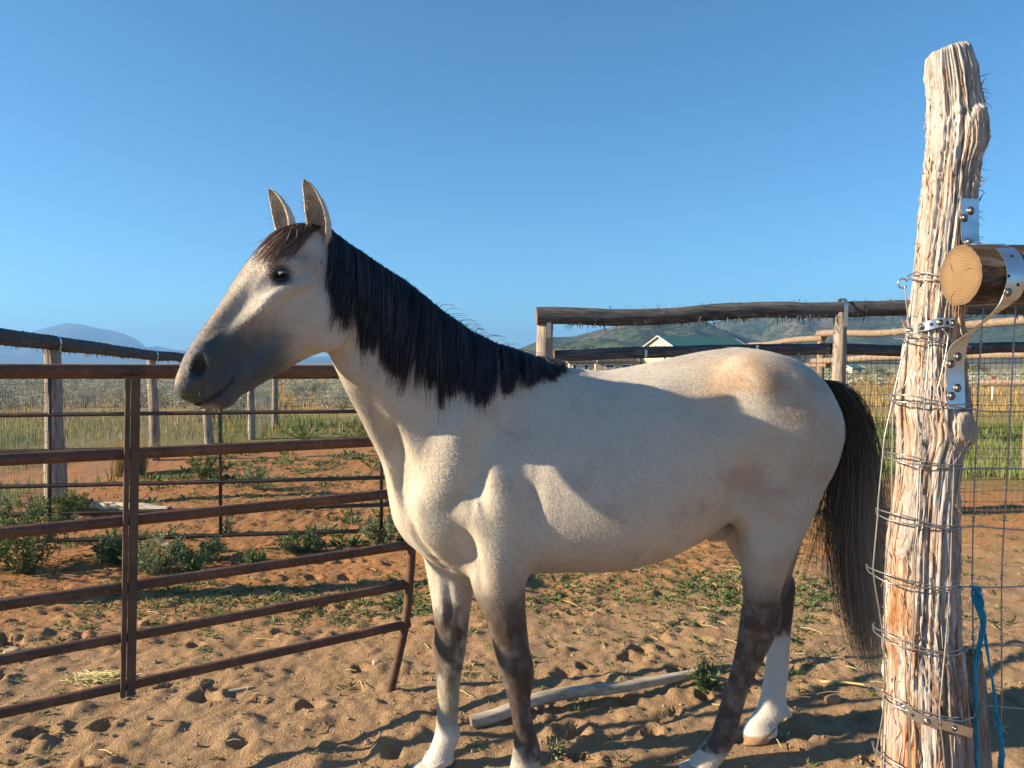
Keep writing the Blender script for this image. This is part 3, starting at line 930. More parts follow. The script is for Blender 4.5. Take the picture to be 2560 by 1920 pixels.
tag(mesh('splinters', V - CLOC, Q, M_fib, post_o, True, attrs={'shade': np.repeat(g_.random(330) * 0.8, 12)}), kind='stuff')
# buttress of a second stump against its foot
log_obj('stump', at(2412, 2230, 2.27), at(2418, 1628, 2.27), 0.052, 0.040, 231, M_post, corner, amp=0.3, step=0.02, nth=30)

M_crack = simple('dark_crack', (0.05, 0.03, 0.018), (0.08, 0.05, 0.03), 30, 0.9)
# log rail lying against the camera side of the post
LD = 2.085
la = at(2394, 693, LD); lb = at(2640, 692, 2.115) 
lax = (lb - la) / np.linalg.norm(lb - la)
lax = np.array([math.cos(R(-7)), math.sin(R(-7)) * -1, 0.012]); lax /= np.linalg.norm(lax)
la = la + np.array([0.0, 0, 0])
M_logn = barkmat('dark_log_bark', (0.022, 0.017, 0.014), (0.085, 0.060, 0.043), (0.30, 0.25, 0.20), 9, (0.12, 1, 1), bd=0.016)
log_obj('log_rail', la, la + lax * 2.5, 0.081, 0.080, 241, M_logn, corner, bow=0.01, amp=0.09, step=0.012, nth=72)
shreds(corner, la + lax * 0.1, la + lax * 1.2, 0.085, 90, M_logn, 242, top=0.6, size=0.04)
fc = la - lax * 0.0008
cu1 = np.cross(lax, [0, 0, 1.0]); cu1 /= np.linalg.norm(cu1); cu2 = np.cross(cu1, lax)
for k_, (an_, r0_, r1_) in enumerate(((20, 0.035, 0.062), (130, 0.02, 0.055), (250, 0.04, 0.074))):
    pp_ = []
    for q in np.linspace(0, 1, 7):
        rr2 = r0_ + (r1_ - r0_) * q
        aa = R(an_ + 5 * math.sin(q * 5 + k_))
        pp_.append(fc + (cu1 * math.cos(aa) + cu2 * math.sin(aa)) * rr2)
    mb = MB(); mb.tube(np.array(pp_) - CLOC, np.interp(np.linspace(0, 1, 7), [0, 0.4, 1], [0.0002, 0.0007, 0.0002]), 5)
    mb.build('crack', M_crack, corner)
pe = la + lax * 2.4
log_obj('post', (pe[0], pe[1] + 0.18, -0.3), (pe[0], pe[1] + 0.18, 2.3), 0.10, 0.08, 243, M_post, corner, amp=0.2)

# wide galvanised strap from the post over the log and back to the post
sp = np.array([(2424, 497, 2.178, 0.0), (2424, 560, 2.174, 0.0), (2428, 606, 2.165, 0.0), (2462, 612, 2.13, 0.1), (2490, 613, 2.080, 0.5), (2524, 634, 2.025, 0.9), (2540, 676, 2.000, 1.0),
    (2536, 718, 1.998, 0.95), (2514, 756, 2.012, 0.75), (2472, 794, 2.055, 0.45), (2434, 822, 2.105, 0.3), (2400, 858, 2.146, 0.12), (2388, 905, 2.156, 0.0), (2388, 960, 2.156, 0.0), (2390, 1022, 2.150, 0.0)], float)
SP = spline(np.concatenate([at(sp[:, 0], sp[:, 1], sp[:, 2]), sp[:, 3:4]], 1), 90)
pts = SP[:, :3]
tan = np.gradient(pts, axis=0); tan /= np.linalg.norm(tan, axis=1, keepdims=True)
wdir = np.array([1.0, 0.10, 0.02])[None, :] * np.ones((90, 1))
wdir = wdir + np.array([0, 0, 0.55])[None, :] * (sstep(40, 56, np.arange(90)) * (1 - sstep(66, 76, np.arange(90))))[:, None]
wdir -= tan * (wdir * tan).sum(1, keepdims=True)
wdir /= np.linalg.norm(wdir, axis=1, keepdims=True)
nrm = np.cross(tan, wdir)
nrm *= np.sign((nrm * np.array([0, -1.0, 0.2])).sum(1, keepdims=True) + 1e-6)
hw = 0.0265
A_, B_ = pts - wdir * hw, pts + wdir * hw
V = np.concatenate([A_, B_, B_ + nrm * 0.0025, A_ + nrm * 0.0025]) - CLOC
Q = []
for q in range(89):
    for w in range(4):
        x = (w + 1) % 4
        Q.append([w * 90 + q, w * 90 + q + 1, x * 90 + q + 1, x * 90 + q])
Q += [[0, 90, 180, 270], [89, 359, 269, 179]]
strap = mesh('steel_strap', V, np.array(Q), M_strap, corner, False)
def screw(parent, p, n, r=0.007):
    n = np.asarray(n, float) / np.linalg.norm(n)
    mb = MB()
    a = np.cross(n, [0, 0, 1.0]); a /= np.linalg.norm(a); b = np.cross(n, a)
    prof = [(0.0, 1.75), (0.0015, 1.75), (0.0016, 1.0), (0.0055, 0.95), (0.0075, 0.7), (0.0078, 0.35), (0.005, 0.30), (0.005, 0.0)]
    V = []
    for h, q in prof:
        for j in range(12):
            an = 2 * math.pi * j / 12
            V.append(p + n * h + (a * math.cos(an) + b * math.sin(an)) * r * q)
    Qs = [[i_ * 12 + j, i_ * 12 + (j + 1) % 12, (i_ + 1) * 12 + (j + 1) % 12, (i_ + 1) * 12 + j] for i_ in range(len(prof) - 1) for j in range(12)]
    mb.add(np.array(V) - CLOC, Qs)
    return mb.build('screw', M_scr, parent)
M_scr = simple('screw_steel', (0.16, 0.15, 0.14), (0.34, 0.32, 0.30), 80, 0.35, 0.5, 0.9)
M_hole = simple('punched_hole', (0.012, 0.011, 0.010), (0.02, 0.018, 0.016), 20, 0.8)
def near_strap(u, v):
    r_ = ray(u, v); c0 = np.array([0, 0, CAM_H])
    best = None
    d = r_ / np.linalg.norm(r_)
    w = pts - c0
    s_ = w @ d
    dist = np.linalg.norm(w - s_[:, None] * d, axis=1)
    j = int(np.argmin(np.where(s_ > 0, dist, 9)))
    n_ = nrm[j]
    k_ = np.dot(pts[j] + n_ * 0.0025 - c0, n_) / np.dot(d, n_)
    return c0 + d * k_, n_
for u_, v_ in ((2426, 527), (2410, 545), (2421, 605), (2519, 731), (2394, 892), (2376, 910), (2393, 970), (2378, 990)):
    p_, n_ = near_strap(u_, v_)
    screw(strap, p_, n_)
for u_, v_ in ((2530, 640), (2545, 712), (2522, 690), (2490, 783), (2440, 828), (2404, 838)):
    p_, n_ = near_strap(u_, v_)
    a = np.cross(n_, [0, 0, 1.0]); a /= np.linalg.norm(a); b = np.cross(n_, a)
    V = [p_ + n_ * 0.0006] + [p_ + n_ * 0.0006 + (a * math.cos(x) + b * math.sin(x)) * 0.0042 for x in np.linspace(0, 2 * math.pi, 10, endpoint=False)]
    T = [[0, 1 + q, 1 + (q + 1) % 10] for q in range(10)]
    mesh('punched_hole', np.array(V) - CLOC, np.array(T), M_hole, strap, False)

# perforated bands clamping the wire to the post
def band(name, path, width, dth=0.004):
    """path: rows of (u, v) on the post's camera side"""
    pth = spline(np.array(path, float), 40)
    pp = []
    for u_, v_ in pth:
        iv = int(np.clip(np.interp(v_, vv, np.arange(nz)), 0, nz - 1))
        c_ = ctr[iv]; r_ = rad0[iv] + 0.006
        x = at(u_, v_, PD - r_ * 0.6)[0]
        y = c_[1] - math.sqrt(max(r_ * r_ - (x - c_[0]) ** 2, 1e-5))
        pp.append(at(u_, v_, y))
    pp = np.array(pp)
    tg = np.gradient(pp, axis=0); tg /= np.linalg.norm(tg, axis=1, keepdims=True)
    n_ = np.cross(tg, [0, 0, 1.0]); n_ /= np.linalg.norm(n_, axis=1, keepdims=True)
    n_ *= np.sign(-n_[:, 1:2] + 1e-6)
    wd = np.cross(tg, n_)
    a, b = pp - wd * width / 2, pp + wd * width / 2
    V = np.concatenate([a, b, b + n_ * dth, a + n_ * dth]) - CLOC
    m = 40
    Q = [[w * m + q, w * m + q + 1, ((w + 1) % 4) * m + q + 1, ((w + 1) % 4) * m + q] for q in range(m - 1) for w in range(4)]
    o = mesh(name, V, np.array(Q), M_strap, corner, False)
    for j, q in enumerate(range(3, 38, 5)):
        c_ = pp[q] + n_[q] * dth
        if j % 2 == 0: screw(o, c_, n_[q], 0.0052)
        else:
            ax_, bx_ = tg[q], wd[q]
            V = [c_ + n_[q] * 0.0006] + [c_ + n_[q] * 0.0006 + (ax_ * math.cos(x) + bx_ * math.sin(x)) * 0.005 for x in np.linspace(0, 2 * math.pi, 10, endpoint=False)]
            mesh('punched_hole', np.array(V) - CLOC, np.array([[0, 1 + w, 1 + (w + 1) % 10] for w in range(10)]), M_hole, o, False)
    return o
band('perforated_band', [(2268, 828), (2284, 823), (2320, 814), (2350, 806), (2376, 808), (2381, 808)], 0.026)
band('perforated_band', [(2212, 1722), (2240, 1745), (2270, 1778), (2320, 1803), (2370, 1815), (2428, 1832)], 0.026)

# field wire: horizontals wrap round the post and run off to the right
wr = np.random.default_rng(31)
hv = [700, 850, 1001, 1147, 1291, 1437, 1588, 1740, 1893, 2050]
def wrap_pt(v_, ang, extra=0.006):
    iv = int(np.clip(np.interp(v_, vv, np.arange(nz)), 0, nz - 1))
    r_ = rad0[iv] + extra
    c_ = ctr[iv]
    return np.array([c_[0] + r_ * math.cos(ang), c_[1] - r_ * math.sin(ang), c_[2]])
WR = 0.0023
for k, v_ in enumerate(hv):
    pts_ = []
    bul = [0.0, 0.02, 0.030, 0.030, 0.030, 0.040, 0.018, 0.010, 0.012, 0.01][k]
    for a in np.linspace(215, 18, 16):
        ex = 0.007 + (bul if a > 150 else bul * max(0, (a - 110) / 40)) + wr.normal(0, 0.001)
        pts_.append(wrap_pt(v_ + (180 - a) / 180 * 26, R(a), ex))
    e0 = pts_[-1]
    if k not in (0, 1):
        for q in np.linspace(0.05, 1.3, 18):
            pts_.append(np.array([e0[0] + q, 2.235 + 0.02 * q + 0.006 * math.sin(q * 9 + k), e0[2] - 0.012 * math.sin(min(q * 3, 1.5)) + 0.004 * math.sin(q * 14 + k * 2)]))
    mb = MB(); mb.tube(spline(np.array(pts_), 90) - CLOC, WR, 6)
    wo = mb.build('wire', M_wire, corner)
    # the tail of the wire turned back and twisted on itself
    pts_ = []
    for a in np.linspace(205, 62 + wr.uniform(-10, 20), 12):
        ex = 0.009 + (bul if a > 150 else bul * max(0, (a - 110) / 40))
        pts_.append(wrap_pt(v_ - 12 + (180 - a) / 180 * 26 - 6 * math.sin(a / 20), R(a), ex))
    mb = MB(); mb.tube(spline(np.array(pts_), 50) - CLOC, WR, 6)
    mb.build('wire', M_wire, corner)
    # end loop
    if k == 0:
        c_ = wrap_pt(v_, R(200), 0.012 + bul)
        lp = [c_ + np.array([-0.012 - 0.014 * math.sin(x), 0, 0.014 * math.cos(x) - 0.008]) for x in np.linspace(-1.2, 4.2, 14)]
        mb = MB(); mb.tube(np.array(lp) - CLOC, WR * 1.1, 6); mb.build('wire', M_wire, corner)
# verticals on the post and in the netting beside it
def vert(us, ang=None, name='wire'):
    pp = []
    for u_, v_ in us:
        iv = int(np.clip(np.interp(v_, vv, np.arange(nz)), 0, nz - 1))
        c_ = ctr[iv]; r_ = rad0[iv] + 0.010
        x = at(u_, v_, PD - 0.08)[0]
        y = c_[1] - math.sqrt(max(r_ * r_ - (x - c_[0]) ** 2, 0.0)) if abs(x - c_[0]) < r_ else c_[1]
        pp.append(at(u_, v_, y))
    mb = MB(); mb.tube(spline(np.array(pp), 70) - CLOC, WR, 6)
    o = mb.build(name, M_wire, corner)
    return np.array(pp)
V5 = lambda *a: list(a)
vert([(2262, 712), (2266, 760), (2272, 822), (2262, 870), (2240, 960), (2232, 1001), (2212, 1090), (2206, 1147), (2196, 1250), (2194, 1291), (2186, 1380), (2184, 1437), (2200, 1540), (2206, 1588), (2212, 1740), (2190, 1893), (2180, 2060)])
vert([(2290, 704), (2296, 780), (2300, 815), (2284, 880), (2264, 960), (2236, 1001), (2230, 1147), (2228, 1291), (2212, 1437), (2212, 1588), (2210, 1740), (2206, 1893), (2204, 2060)])
vert([(2302, 702), (2306, 780), (2288, 850), (2290, 1001), (2300, 1120), (2302, 1147), (2298, 1291), (2286, 1380), (2288, 1437), (2282, 1588), (2272, 1740), (2276, 1893), (2280, 2060)])
vert([(2316, 706), (2316, 790), (2322, 830), (2320, 900), (2312, 1001), (2304, 1100), (2296, 1200), (2292, 1300), (2288, 1440), (2280, 1600)])
vert([(2356, 822), (2370, 850), (2350, 950), (2344, 975), (2352, 1010), (2366, 1060), (2384, 1147), (2380, 1291), (2376, 1437), (2366, 1588), (2352, 1740), (2350, 1800), (2360, 1893), (2366, 2060)])
def netting_vert(x0, wig):
    pp = []
    for v_ in (760, 850, 1001, 1147, 1291, 1437, 1588, 1740, 1893, 2060, 2180):
        z_ = at(2460, v_, 2.24)[2]
        pp.append([x0 + wig * math.sin(z_ * 4.1 + x0 * 9) - 0.030 * (1.5 - z_) * 0.7, 2.24 + 0.004 * math.sin(z_ * 9), z_])
    mb = MB(); mb.tube(spline(np.array(pp), 60) - CLOC, WR, 6); mb.build('wire', M_wire, corner)
    mb = MB()
    for q in pp[1:]:
        for dz in (-0.0045, 0.0045):
            an = np.linspace(0, 2 * math.pi, 9)
            ring_ = np.stack([q[0] + 0.0042 * np.cos(an), q[1] + 0.0042 * np.sin(an), np.full(9, q[2] + dz - 0.008)], 1)
            mb.tube(ring_ - CLOC, 0.0013, 5, False)
    tag(mb.build('wire_knots', M_wire, corner), kind='stuff')
for k_, x0 in enumerate((1.362, 1.452, 1.548, 1.64, 1.735, 1.83, 1.93, 2.03, 2.13, 2.23)):
    netting_vert(x0, 0.006 if k_ % 2 else 0.009)

# blue baling twine knotted to the wire
M_twine = simple('blue_twine', (0.015, 0.28, 0.46), (0.05, 0.46, 0.66), 50, 0.6, 0.3)
tw_r = empty('baling_twine', tuple(at(2440, 1470, 2.22)))
tag(tw_r, 'frayed blue baling twine hanging from the wire beside the big post', 'twine')
TL = np.array(tw_r.location)
tg_ = np.random.default_rng(9)
def twine(path, d, nst, spread, r=0.0011):
    C_ = spline(at(np.array([p[0] for p in path], float), np.array([p[1] for p in path], float), np.full(len(path), d)), 40)
    wid_ = spline(np.array([p[2] for p in path], float), 40)[:, 0] * K_
    P = []
    for q in range(nst):
        ph = tg_.uniform(0, 6.28); rr_ = math.sqrt(tg_.random())
        s_ = np.linspace(0, 1, 40)
        offx = np.cos(ph + s_ * 16) * rr_ * wid_; offy = np.sin(ph + s_ * 16) * rr_ * wid_
        P.append(C_ + np.stack([offx, offy, np.zeros(40)], 1))
    V, Q = tubes(np.array(P), np.full((nst, 40), r), 3)
    mb = MB(); mb.add(V - TL, Q)
    return mb.build('strand', M_twine, tw_r)
twine([(2428, 1466, 6), (2442, 1470, 11), (2444, 1495, 14), (2452, 1530, 10), (2458, 1560, 7), (2450, 1612, 5), (2440, 1660, 5), (2438, 1740, 4), (2440, 1830, 5), (2442, 1960, 5)], 2.20, 34, 1)
twine([(2440, 1470, 9), (2450, 1510, 8), (2460, 1570, 4), (2470, 1640, 3), (2484, 1720, 3), (2490, 1780, 5), (2502, 1840, 7), (2504, 1900, 7), (2494, 1960, 6)], 2.215, 22, 1)
fz = []
for q in range(70):
    b = at(tg_.uniform(2436, 2462), tg_.uniform(1470, 1640), 2.20)
    fz.append([b, b + tg_.normal(0, 0.008, 3), b + tg_.normal(0, 0.016, 3)])
V, Q = tubes(np.array(fz), np.full((70, 3), 0.0004), 3)
tag(mesh('frayed_fibres', V - TL, Q, M_twine, tw_r), kind='stuff')
# ------------------------------------------------------------------ horse
# local frame: X runs from head to tail, Y to the far side, Z up; the horse stands turned 10 degrees towards the camera
HYAW = R(10)
HO = np.array([0.0, 2.82, 0.0])
hex_ = np.array([math.cos(HYAW), math.sin(HYAW), 0.0])
hey_ = np.array([-math.sin(HYAW), math.cos(HYAW), 0.0])
HM = np.stack([hex_, hey_, np.array([0, 0, 1.0])], 0)          # world -> local rows

def to_l(P): return (np.asarray(P, float) - HO) @ HM.T
def to_w(P): return np.asarray(P, float) @ HM + HO

def on_plane(u, v, P0, nrm):
    d = ray(u, v)
    c0 = np.array([0, 0, CAM_H])
    k = np.dot(np.asarray(P0) - c0, nrm) / (d @ nrm)
    return c0 + d * k[..., None]

def body_at(u, v, off=0.0):
    """local point seen at pixel (u, v) on the plane off metres to the far side of the median plane"""
    return to_l(on_plane(np.asarray(u, float), np.asarray(v, float), HO + hey_ * off, hey_))

HEAD_YAW = R(35)
hdx = np.array([math.cos(HEAD_YAW), math.sin(HEAD_YAW), 0.0])
hdy = np.array([-math.sin(HEAD_YAW), math.cos(HEAD_YAW), 0.0])
HEAD_P = at(800, 600, 2.47)
def head_at(u, v, off=0.0):
    return to_l(on_plane(np.asarray(u, float), np.asarray(v, float), HEAD_P + hdy * off, hdy))
head_lat = hdy @ HM.T           # head's lateral axis in local coordinates

gx = np.concatenate([np.arange(-1.2, -0.5, 0.0042), np.arange(-0.5, 1.42, 0.008)])
gy = np.arange(-0.72, 0.42, 0.0065)
gz = np.concatenate([np.arange(0.0, 0.95, 0.0075), np.arange(0.95, 2.03, 0.005)])
FLD = np.full((len(gx), len(gy), len(gz)), 0.25, np.float32)

def smin(a, b, k):
    if k <= 0: return np.minimum(a, b)
    h = np.maximum(k - np.abs(a - b), 0) / k
    return np.minimum(a, b) - h * h * (k * 0.25)

def smax(a, b, k): return -smin(-a, -b, k)

def window(lo, hi):
    return tuple(slice(max(np.searchsorted(g, l) - 1, 0), min(np.searchsorted(g, h) + 1, len(g))) for g, l, h in zip((gx, gy, gz), lo, hi))

def ell_field(win, c, ax, r, egg=0.0, pw=2.0):
    X = (gx[win[0]] - c[0]).astype(np.float32)[:, None, None]
    Y = (gy[win[1]] - c[1]).astype(np.float32)[None, :, None]
    Z = (gz[win[2]] - c[2]).astype(np.float32)[None, None, :]
    q = []
    for a in ax:
        q.append(X * np.float32(a[0]) + Y * np.float32(a[1]) + Z * np.float32(a[2]))
    u0 = q[0] / np.float32(r[0])
    r1 = r[1]
    if egg:
        r1 = r[1] * (1.0 + egg * np.clip(u0, -1, 1))
    u1 = q[1] / r1
    u2 = q[2] / np.float32(r[2])
    if pw != 2.0:
        k0 = (np.abs(u0) ** pw + np.abs(u1) ** pw) ** (2.0 / pw) + u2 * u2
    else:
        k0 = u0 * u0 + u1 * u1 + u2 * u2
    k1 = np.sqrt((u0 / r[0]) ** 2 + (u1 / r1) ** 2 + (u2 / r[2]) ** 2) + 1e-6
    k0 = np.sqrt(k0)
    return (k0 * (k0 - 1.0) / k1).astype(np.float32)

def frame(a0, lat):
    a0 = a0 / np.linalg.norm(a0)
    lat = lat - a0 * np.dot(lat, a0)
    lat = lat / np.linalg.norm(lat)
    return [a0, lat, np.cross(a0, lat)]

def extent(ax, r):
    A = np.array(ax) * np.array(r)[:, None]
    return np.sqrt((A ** 2).sum(0))

class Chain:
    """dense row of flat ellipsoids through sections given by two opposite outline points and a half width"""
    def __init__(s): s.items = []
    def loft(s, A, B, w, thick, lat, n=40, egg=None, pw=2.0):
        A = spline(A, n); B = spline(B, n); w = spline(np.array(w, float), n)[:, 0]
        thick = spline(np.broadcast_to(np.asarray(thick, float), (2,)) if np.ndim(thick) == 0 else np.array(thick, float), n)[:, 0]
        eg = np.zeros(n) if egg is None else spline(np.array(egg, float), n)[:, 0]
        lat = np.asarray(lat, float)
        if lat.ndim == 2: lat = spline(lat, n)
        for k in range(n):
            c = (A[k] + B[k]) / 2
            d = A[k] - B[k]
            L = lat if lat.ndim == 1 else lat[k]
            s.items.append((c, frame(d, L), (np.linalg.norm(d) / 2, w[k], thick[k]), eg[k], pw))
        return s
    def merge(s, k):
        m = 0.09
        E = [(c - extent(ax, r) - m, c + extent(ax, r) + m) for c, ax, r, e, p in s.items]
        lo = np.min([e[0] for e in E], 0); hi = np.max([e[1] for e in E], 0)
        W = window(lo, hi)
        G = np.full(tuple(w.stop - w.start for w in W), 0.25, np.float32)
        for (c, ax, r, e, p), (l, h) in zip(s.items, E):
            w = window(l, h)
            sub = tuple(slice(a.start - b.start, a.stop - b.start) for a, b in zip(w, W))
            f = ell_field(w, c, ax, r, e, p)
            np.minimum(G[sub], f, out=G[sub])
        FLD[W] = smin(FLD[W], G, k)

def blob(c, ax, r, k, cut=False):
    """one muscle (or, with cut, one hollow) blended into the body"""
    e = extent(ax, r) + 0.09
    w = window(np.asarray(c) - e, np.asarray(c) + e)
    f = ell_field(w, c, ax, r)
    FLD[w] = smax(FLD[w], -f, k) if cut else smin(FLD[w], f, k)

LATB = np.array([0, 1.0, 0])
def px_axis(u0, v0, u1, v1, fn=body_at, off=0.0):
    d = fn(u1, v1, off) - fn(u0, v0, off)
    return d

# torso: top and bottom outline points
torso = np.array([
    # uT, vT, uB, vB, half width, egg
    (1015, 1165, 1042, 1362, 0.100, 0.05),
    (1050, 1060, 1092, 1408, 0.150, 0.0),
    (1130, 960, 1172, 1440, 0.185, -0.10),
    (1240, 915, 1272, 1436, 0.205, -0.28),
    (1330, 905, 1345, 1428, 0.228, -0.34),
    (1412, 918, 1424, 1425, 0.255, -0.28),
    (1493, 927, 1500, 1424, 0.278, -0.20),
    (1565, 919, 1570, 1414, 0.288, -0.16),
    (1645, 903, 1650, 1390, 0.285, -0.12),
    (1736, 883, 1738, 1344, 0.272, -0.06),
    (1800, 873, 1808, 1292, 0.262, -0.02),
    (1855, 869, 1880, 1255, 0.262, 0.00),
    (1944, 887, 1952, 1255, 0.250, 0.0),
    (2010, 921, 2010, 1215, 0.205, 0.0),
    (2056, 985, 2056, 1165, 0.125, 0.0)])
ch = Chain()
ch.loft(body_at(torso[:, 0], torso[:, 1]), body_at(torso[:, 2], torso[:, 3]), torso[:, 4], [0.06, 0.1, 0.11, 0.11, 0.08, 0.055], LATB, 170, egg=torso[:, 5])
ch.merge(0)

# neck: crest and throat side, bending towards the camera
def neck_pt(u, v, d): return to_l(at(np.asarray(u, float), np.asarray(v, float), np.asarray(d, float)))
neck = np.array([
    (800, 596, 826, 850, 2.465, 0.072),
    (862, 622, 842, 895, 2.50, 0.078),
    (930, 668, 880, 985, 2.555, 0.088),
    (1010, 718, 918, 1062, 2.61, 0.098),
    (1090, 785, 950, 1130, 2.67, 0.112),
    (1172, 842, 985, 1200, 2.72, 0.130),
    (1260, 885, 1030, 1290, 2.77, 0.150)])
nl = np.stack([hdy @ HM.T, hdy @ HM.T, (0.5 * hdy + 0.5 * hey_) @ HM.T, (0.4 * hdy + 0.6 * hey_) @ HM.T, (0.2 * hdy + 0.8 * hey_) @ HM.T, LATB, LATB])
ch = Chain()
ch.loft(neck_pt(neck[:, 0], neck[:, 1], neck[:, 4]), neck_pt(neck[:, 2], neck[:, 3], neck[:, 4]), neck[:, 5], [0.05, 0.07, 0.09, 0.1], nl, 110, egg=[-0.25, -0.3, -0.3, -0.25, -0.2, -0.15])
ch.merge(0.10)

# head
head = np.array([
    (742, 574, 842, 690, 0.078, 0.10),
    (690, 590, 858, 762, 0.098, 0.12),
    (640, 634, 852, 822, 0.108, 0.18),
    (604, 676, 822, 868, 0.104, 0.16),
    (569, 730, 765, 894, 0.090, 0.05),
    (530, 788, 695, 934, 0.074, -0.05),
    (490, 845, 630, 972, 0.064, -0.05),
    (462, 890, 588, 994, 0.064, 0.0),
    (450, 928, 552, 1012, 0.060, 0.0),
    (452, 958, 520, 1012, 0.046, 0.0)])
ch = Chain()
ch.loft(head_at(head[:, 0], head[:, 1]), head_at(head[:, 2], head[:, 3]), head[:, 4], [0.05, 0.05, 0.05, 0.045, 0.035, 0.028], head_lat, 120, egg=head[:, 5], pw=2.35)
ch.merge(0.035)

# legs: front and rear outline, lateral place, half width
def leg(rows, k, thick, n=60, pw=2.0):
    rows = np.array(rows, float)
    A = np.stack([body_at(r_[0], r_[1], r_[4]) for r_ in rows])
    B = np.stack([body_at(r_[2], r_[3], r_[4]) for r_ in rows])
    c = Chain()
    c.loft(A, B, rows[:, 5], thick, LATB, n, pw=pw)
    c.merge(k)

near_hind = [(1850, 1060, 2080, 1060, -0.130, 0.115), (1838, 1150, 2082, 1140, -0.142, 0.115), (1836, 1235, 2052, 1215, -0.145, 0.108),
    (1848, 1300, 2022, 1292, -0.142, 0.095), (1852, 1365, 1985, 1372, -0.138, 0.082), (1858, 1440, 1958, 1440, -0.132, 0.066),
    (1860, 1505, 1944, 1505, -0.128, 0.054), (1851, 1560, 1942, 1566, -0.126, 0.049), (1841, 1625, 1910, 1640, -0.124, 0.040),
    (1822, 1700, 1876, 1706, -0.122, 0.032), (1800, 1768, 1854, 1776, -0.120, 0.031), (1780, 1832, 1838, 1838, -0.120, 0.038),
    (1757, 1868, 1820, 1876, -0.120, 0.040), (1738, 1893, 1800, 1900, -0.120, 0.042), (1724, 1906, 1792, 1914, -0.120, 0.046)]
leg(near_hind, 0.05, [0.09, 0.08, 0.06, 0.04, 0.03, 0.025, 0.025, 0.02], 150)
far_hind = [(1860, 1080, 2060, 1080, 0.120, 0.11), (1800, 1240, 2050, 1200, 0.135, 0.108), (1806, 1330, 2010, 1312, 0.135, 0.092),
    (1848, 1400, 1986, 1398, 0.133, 0.078), (1876, 1455, 1972, 1448, 0.131, 0.060), (1894, 1512, 1982, 1500, 0.130, 0.048),
    (1905, 1570, 1976, 1570, 0.115, 0.041), (1918, 1625, 1972, 1625, 0.098, 0.033), (1912, 1690, 1968, 1690, 0.080, 0.031),
    (1903, 1742, 1962, 1742, 0.066, 0.034), (1890, 1780, 1966, 1776, 0.056, 0.039), (1868, 1808, 1942, 1806, 0.050, 0.037), (1858, 1832, 1942, 1828, 0.046, 0.046)]
leg(far_hind, 0.05, [0.09, 0.07, 0.05, 0.035, 0.028, 0.025, 0.02], 150)
near_fore = [(1130, 1290, 1335, 1270, -0.125, 0.085), (1172, 1385, 1322, 1375, -0.128, 0.080), (1181, 1466, 1314, 1450, -0.126, 0.072),
    (1207, 1527, 1313, 1520, -0.124, 0.062), (1227, 1582, 1318, 1580, -0.122, 0.054), (1240, 1638, 1325, 1636, -0.121, 0.051),
    (1255, 1693, 1333, 1690, -0.120, 0.048), (1271, 1749, 1326, 1746, -0.119, 0.036), (1282, 1804, 1331, 1802, -0.118, 0.034),
    (1284, 1856, 1345, 1852, -0.118, 0.038), (1280, 1896, 1353, 1890, -0.118, 0.042), (1274, 1924, 1346, 1922, -0.118, 0.042), (1268, 1946, 1356, 1944, -0.118, 0.050)]
leg(near_fore, 0.05, [0.09, 0.07, 0.05, 0.045, 0.03, 0.025, 0.025, 0.02], 150)
far_fore = [(1040, 1300, 1190, 1290, 0.110, 0.085), (1062, 1405, 1192, 1400, 0.112, 0.074), (1074, 1471, 1184, 1470, 0.106, 0.064),
    (1083, 1527, 1175, 1527, 0.100, 0.056), (1088, 1582, 1169, 1582, 0.094, 0.050), (1088, 1638, 1161, 1638, 0.088, 0.047),
    (1090, 1693, 1152, 1693, 0.082, 0.040), (1094, 1749, 1147, 1749, 0.075, 0.034), (1091, 1804, 1144, 1802, 0.068, 0.033),
    (1086, 1840, 1150, 1836, 0.062, 0.039), (1073, 1876, 1136, 1872, 0.058, 0.038), (1056, 1902, 1134, 1898, 0.055, 0.047)]
leg(far_fore, 0.05, [0.09, 0.07, 0.05, 0.045, 0.03, 0.025, 0.025, 0.02], 150)

def fld(P):
    """field value at local points"""
    P = np.asarray(P, float)
    idx = []
    for a, g in enumerate((gx, gy, gz)):
        q = np.interp(P[..., a], g, np.arange(len(g)))
        i = np.clip(q.astype(int), 0, len(g) - 2)
        idx.append((i, q - i))
    (i, a), (j, b), (k, c) = idx
    s = 0
    for di, wa in ((0, 1 - a), (1, a)):
        for dj, wb in ((0, 1 - b), (1, b)):
            for dk, wc in ((0, 1 - c), (1, c)):
                s = s + FLD[i + di, j + dj, k + dk] * wa * wb * wc
    return s

def fgrad(P, h=0.008):
    P = np.asarray(P, float)
    g = np.stack([fld(P + np.eye(3)[a] * h) - fld(P - np.eye(3)[a] * h) for a in range(3)], -1)
    return g / (np.linalg.norm(g, axis=-1, keepdims=True) + 1e-9)

CL = to_l(np.array([0, 0, CAM_H]))
def march(u, v):
    """first hit of the body surface by the ray through pixels (u, v); nan where it misses"""
    u = np.atleast_1d(np.asarray(u, float)); v = np.atleast_1d(np.asarray(v, float))
    d = ray(u, v) @ HM.T
    d = d / np.linalg.norm(d, axis=-1, keepdims=True)
    s = np.full(d.shape[:-1], 1.9)
    for _ in range(90):
        s = s + np.clip(fld(CL + d * s[..., None]), -0.02, 0.06) * 0.8
    P = CL + d * s[..., None]
    P[(np.abs(fld(P)) > 0.006)] = np.nan
    return P

def ubody(u, v, off, du, dv, r, k, cut=False, lat=LATB, fn=body_at):
    """muscle at a pixel, long axis along the pixel direction (du, dv)"""
    c = fn(u, v, off)
    a = fn(u + du, v + dv, off) - c
    blob(c, frame(a, lat), r, k, cut)

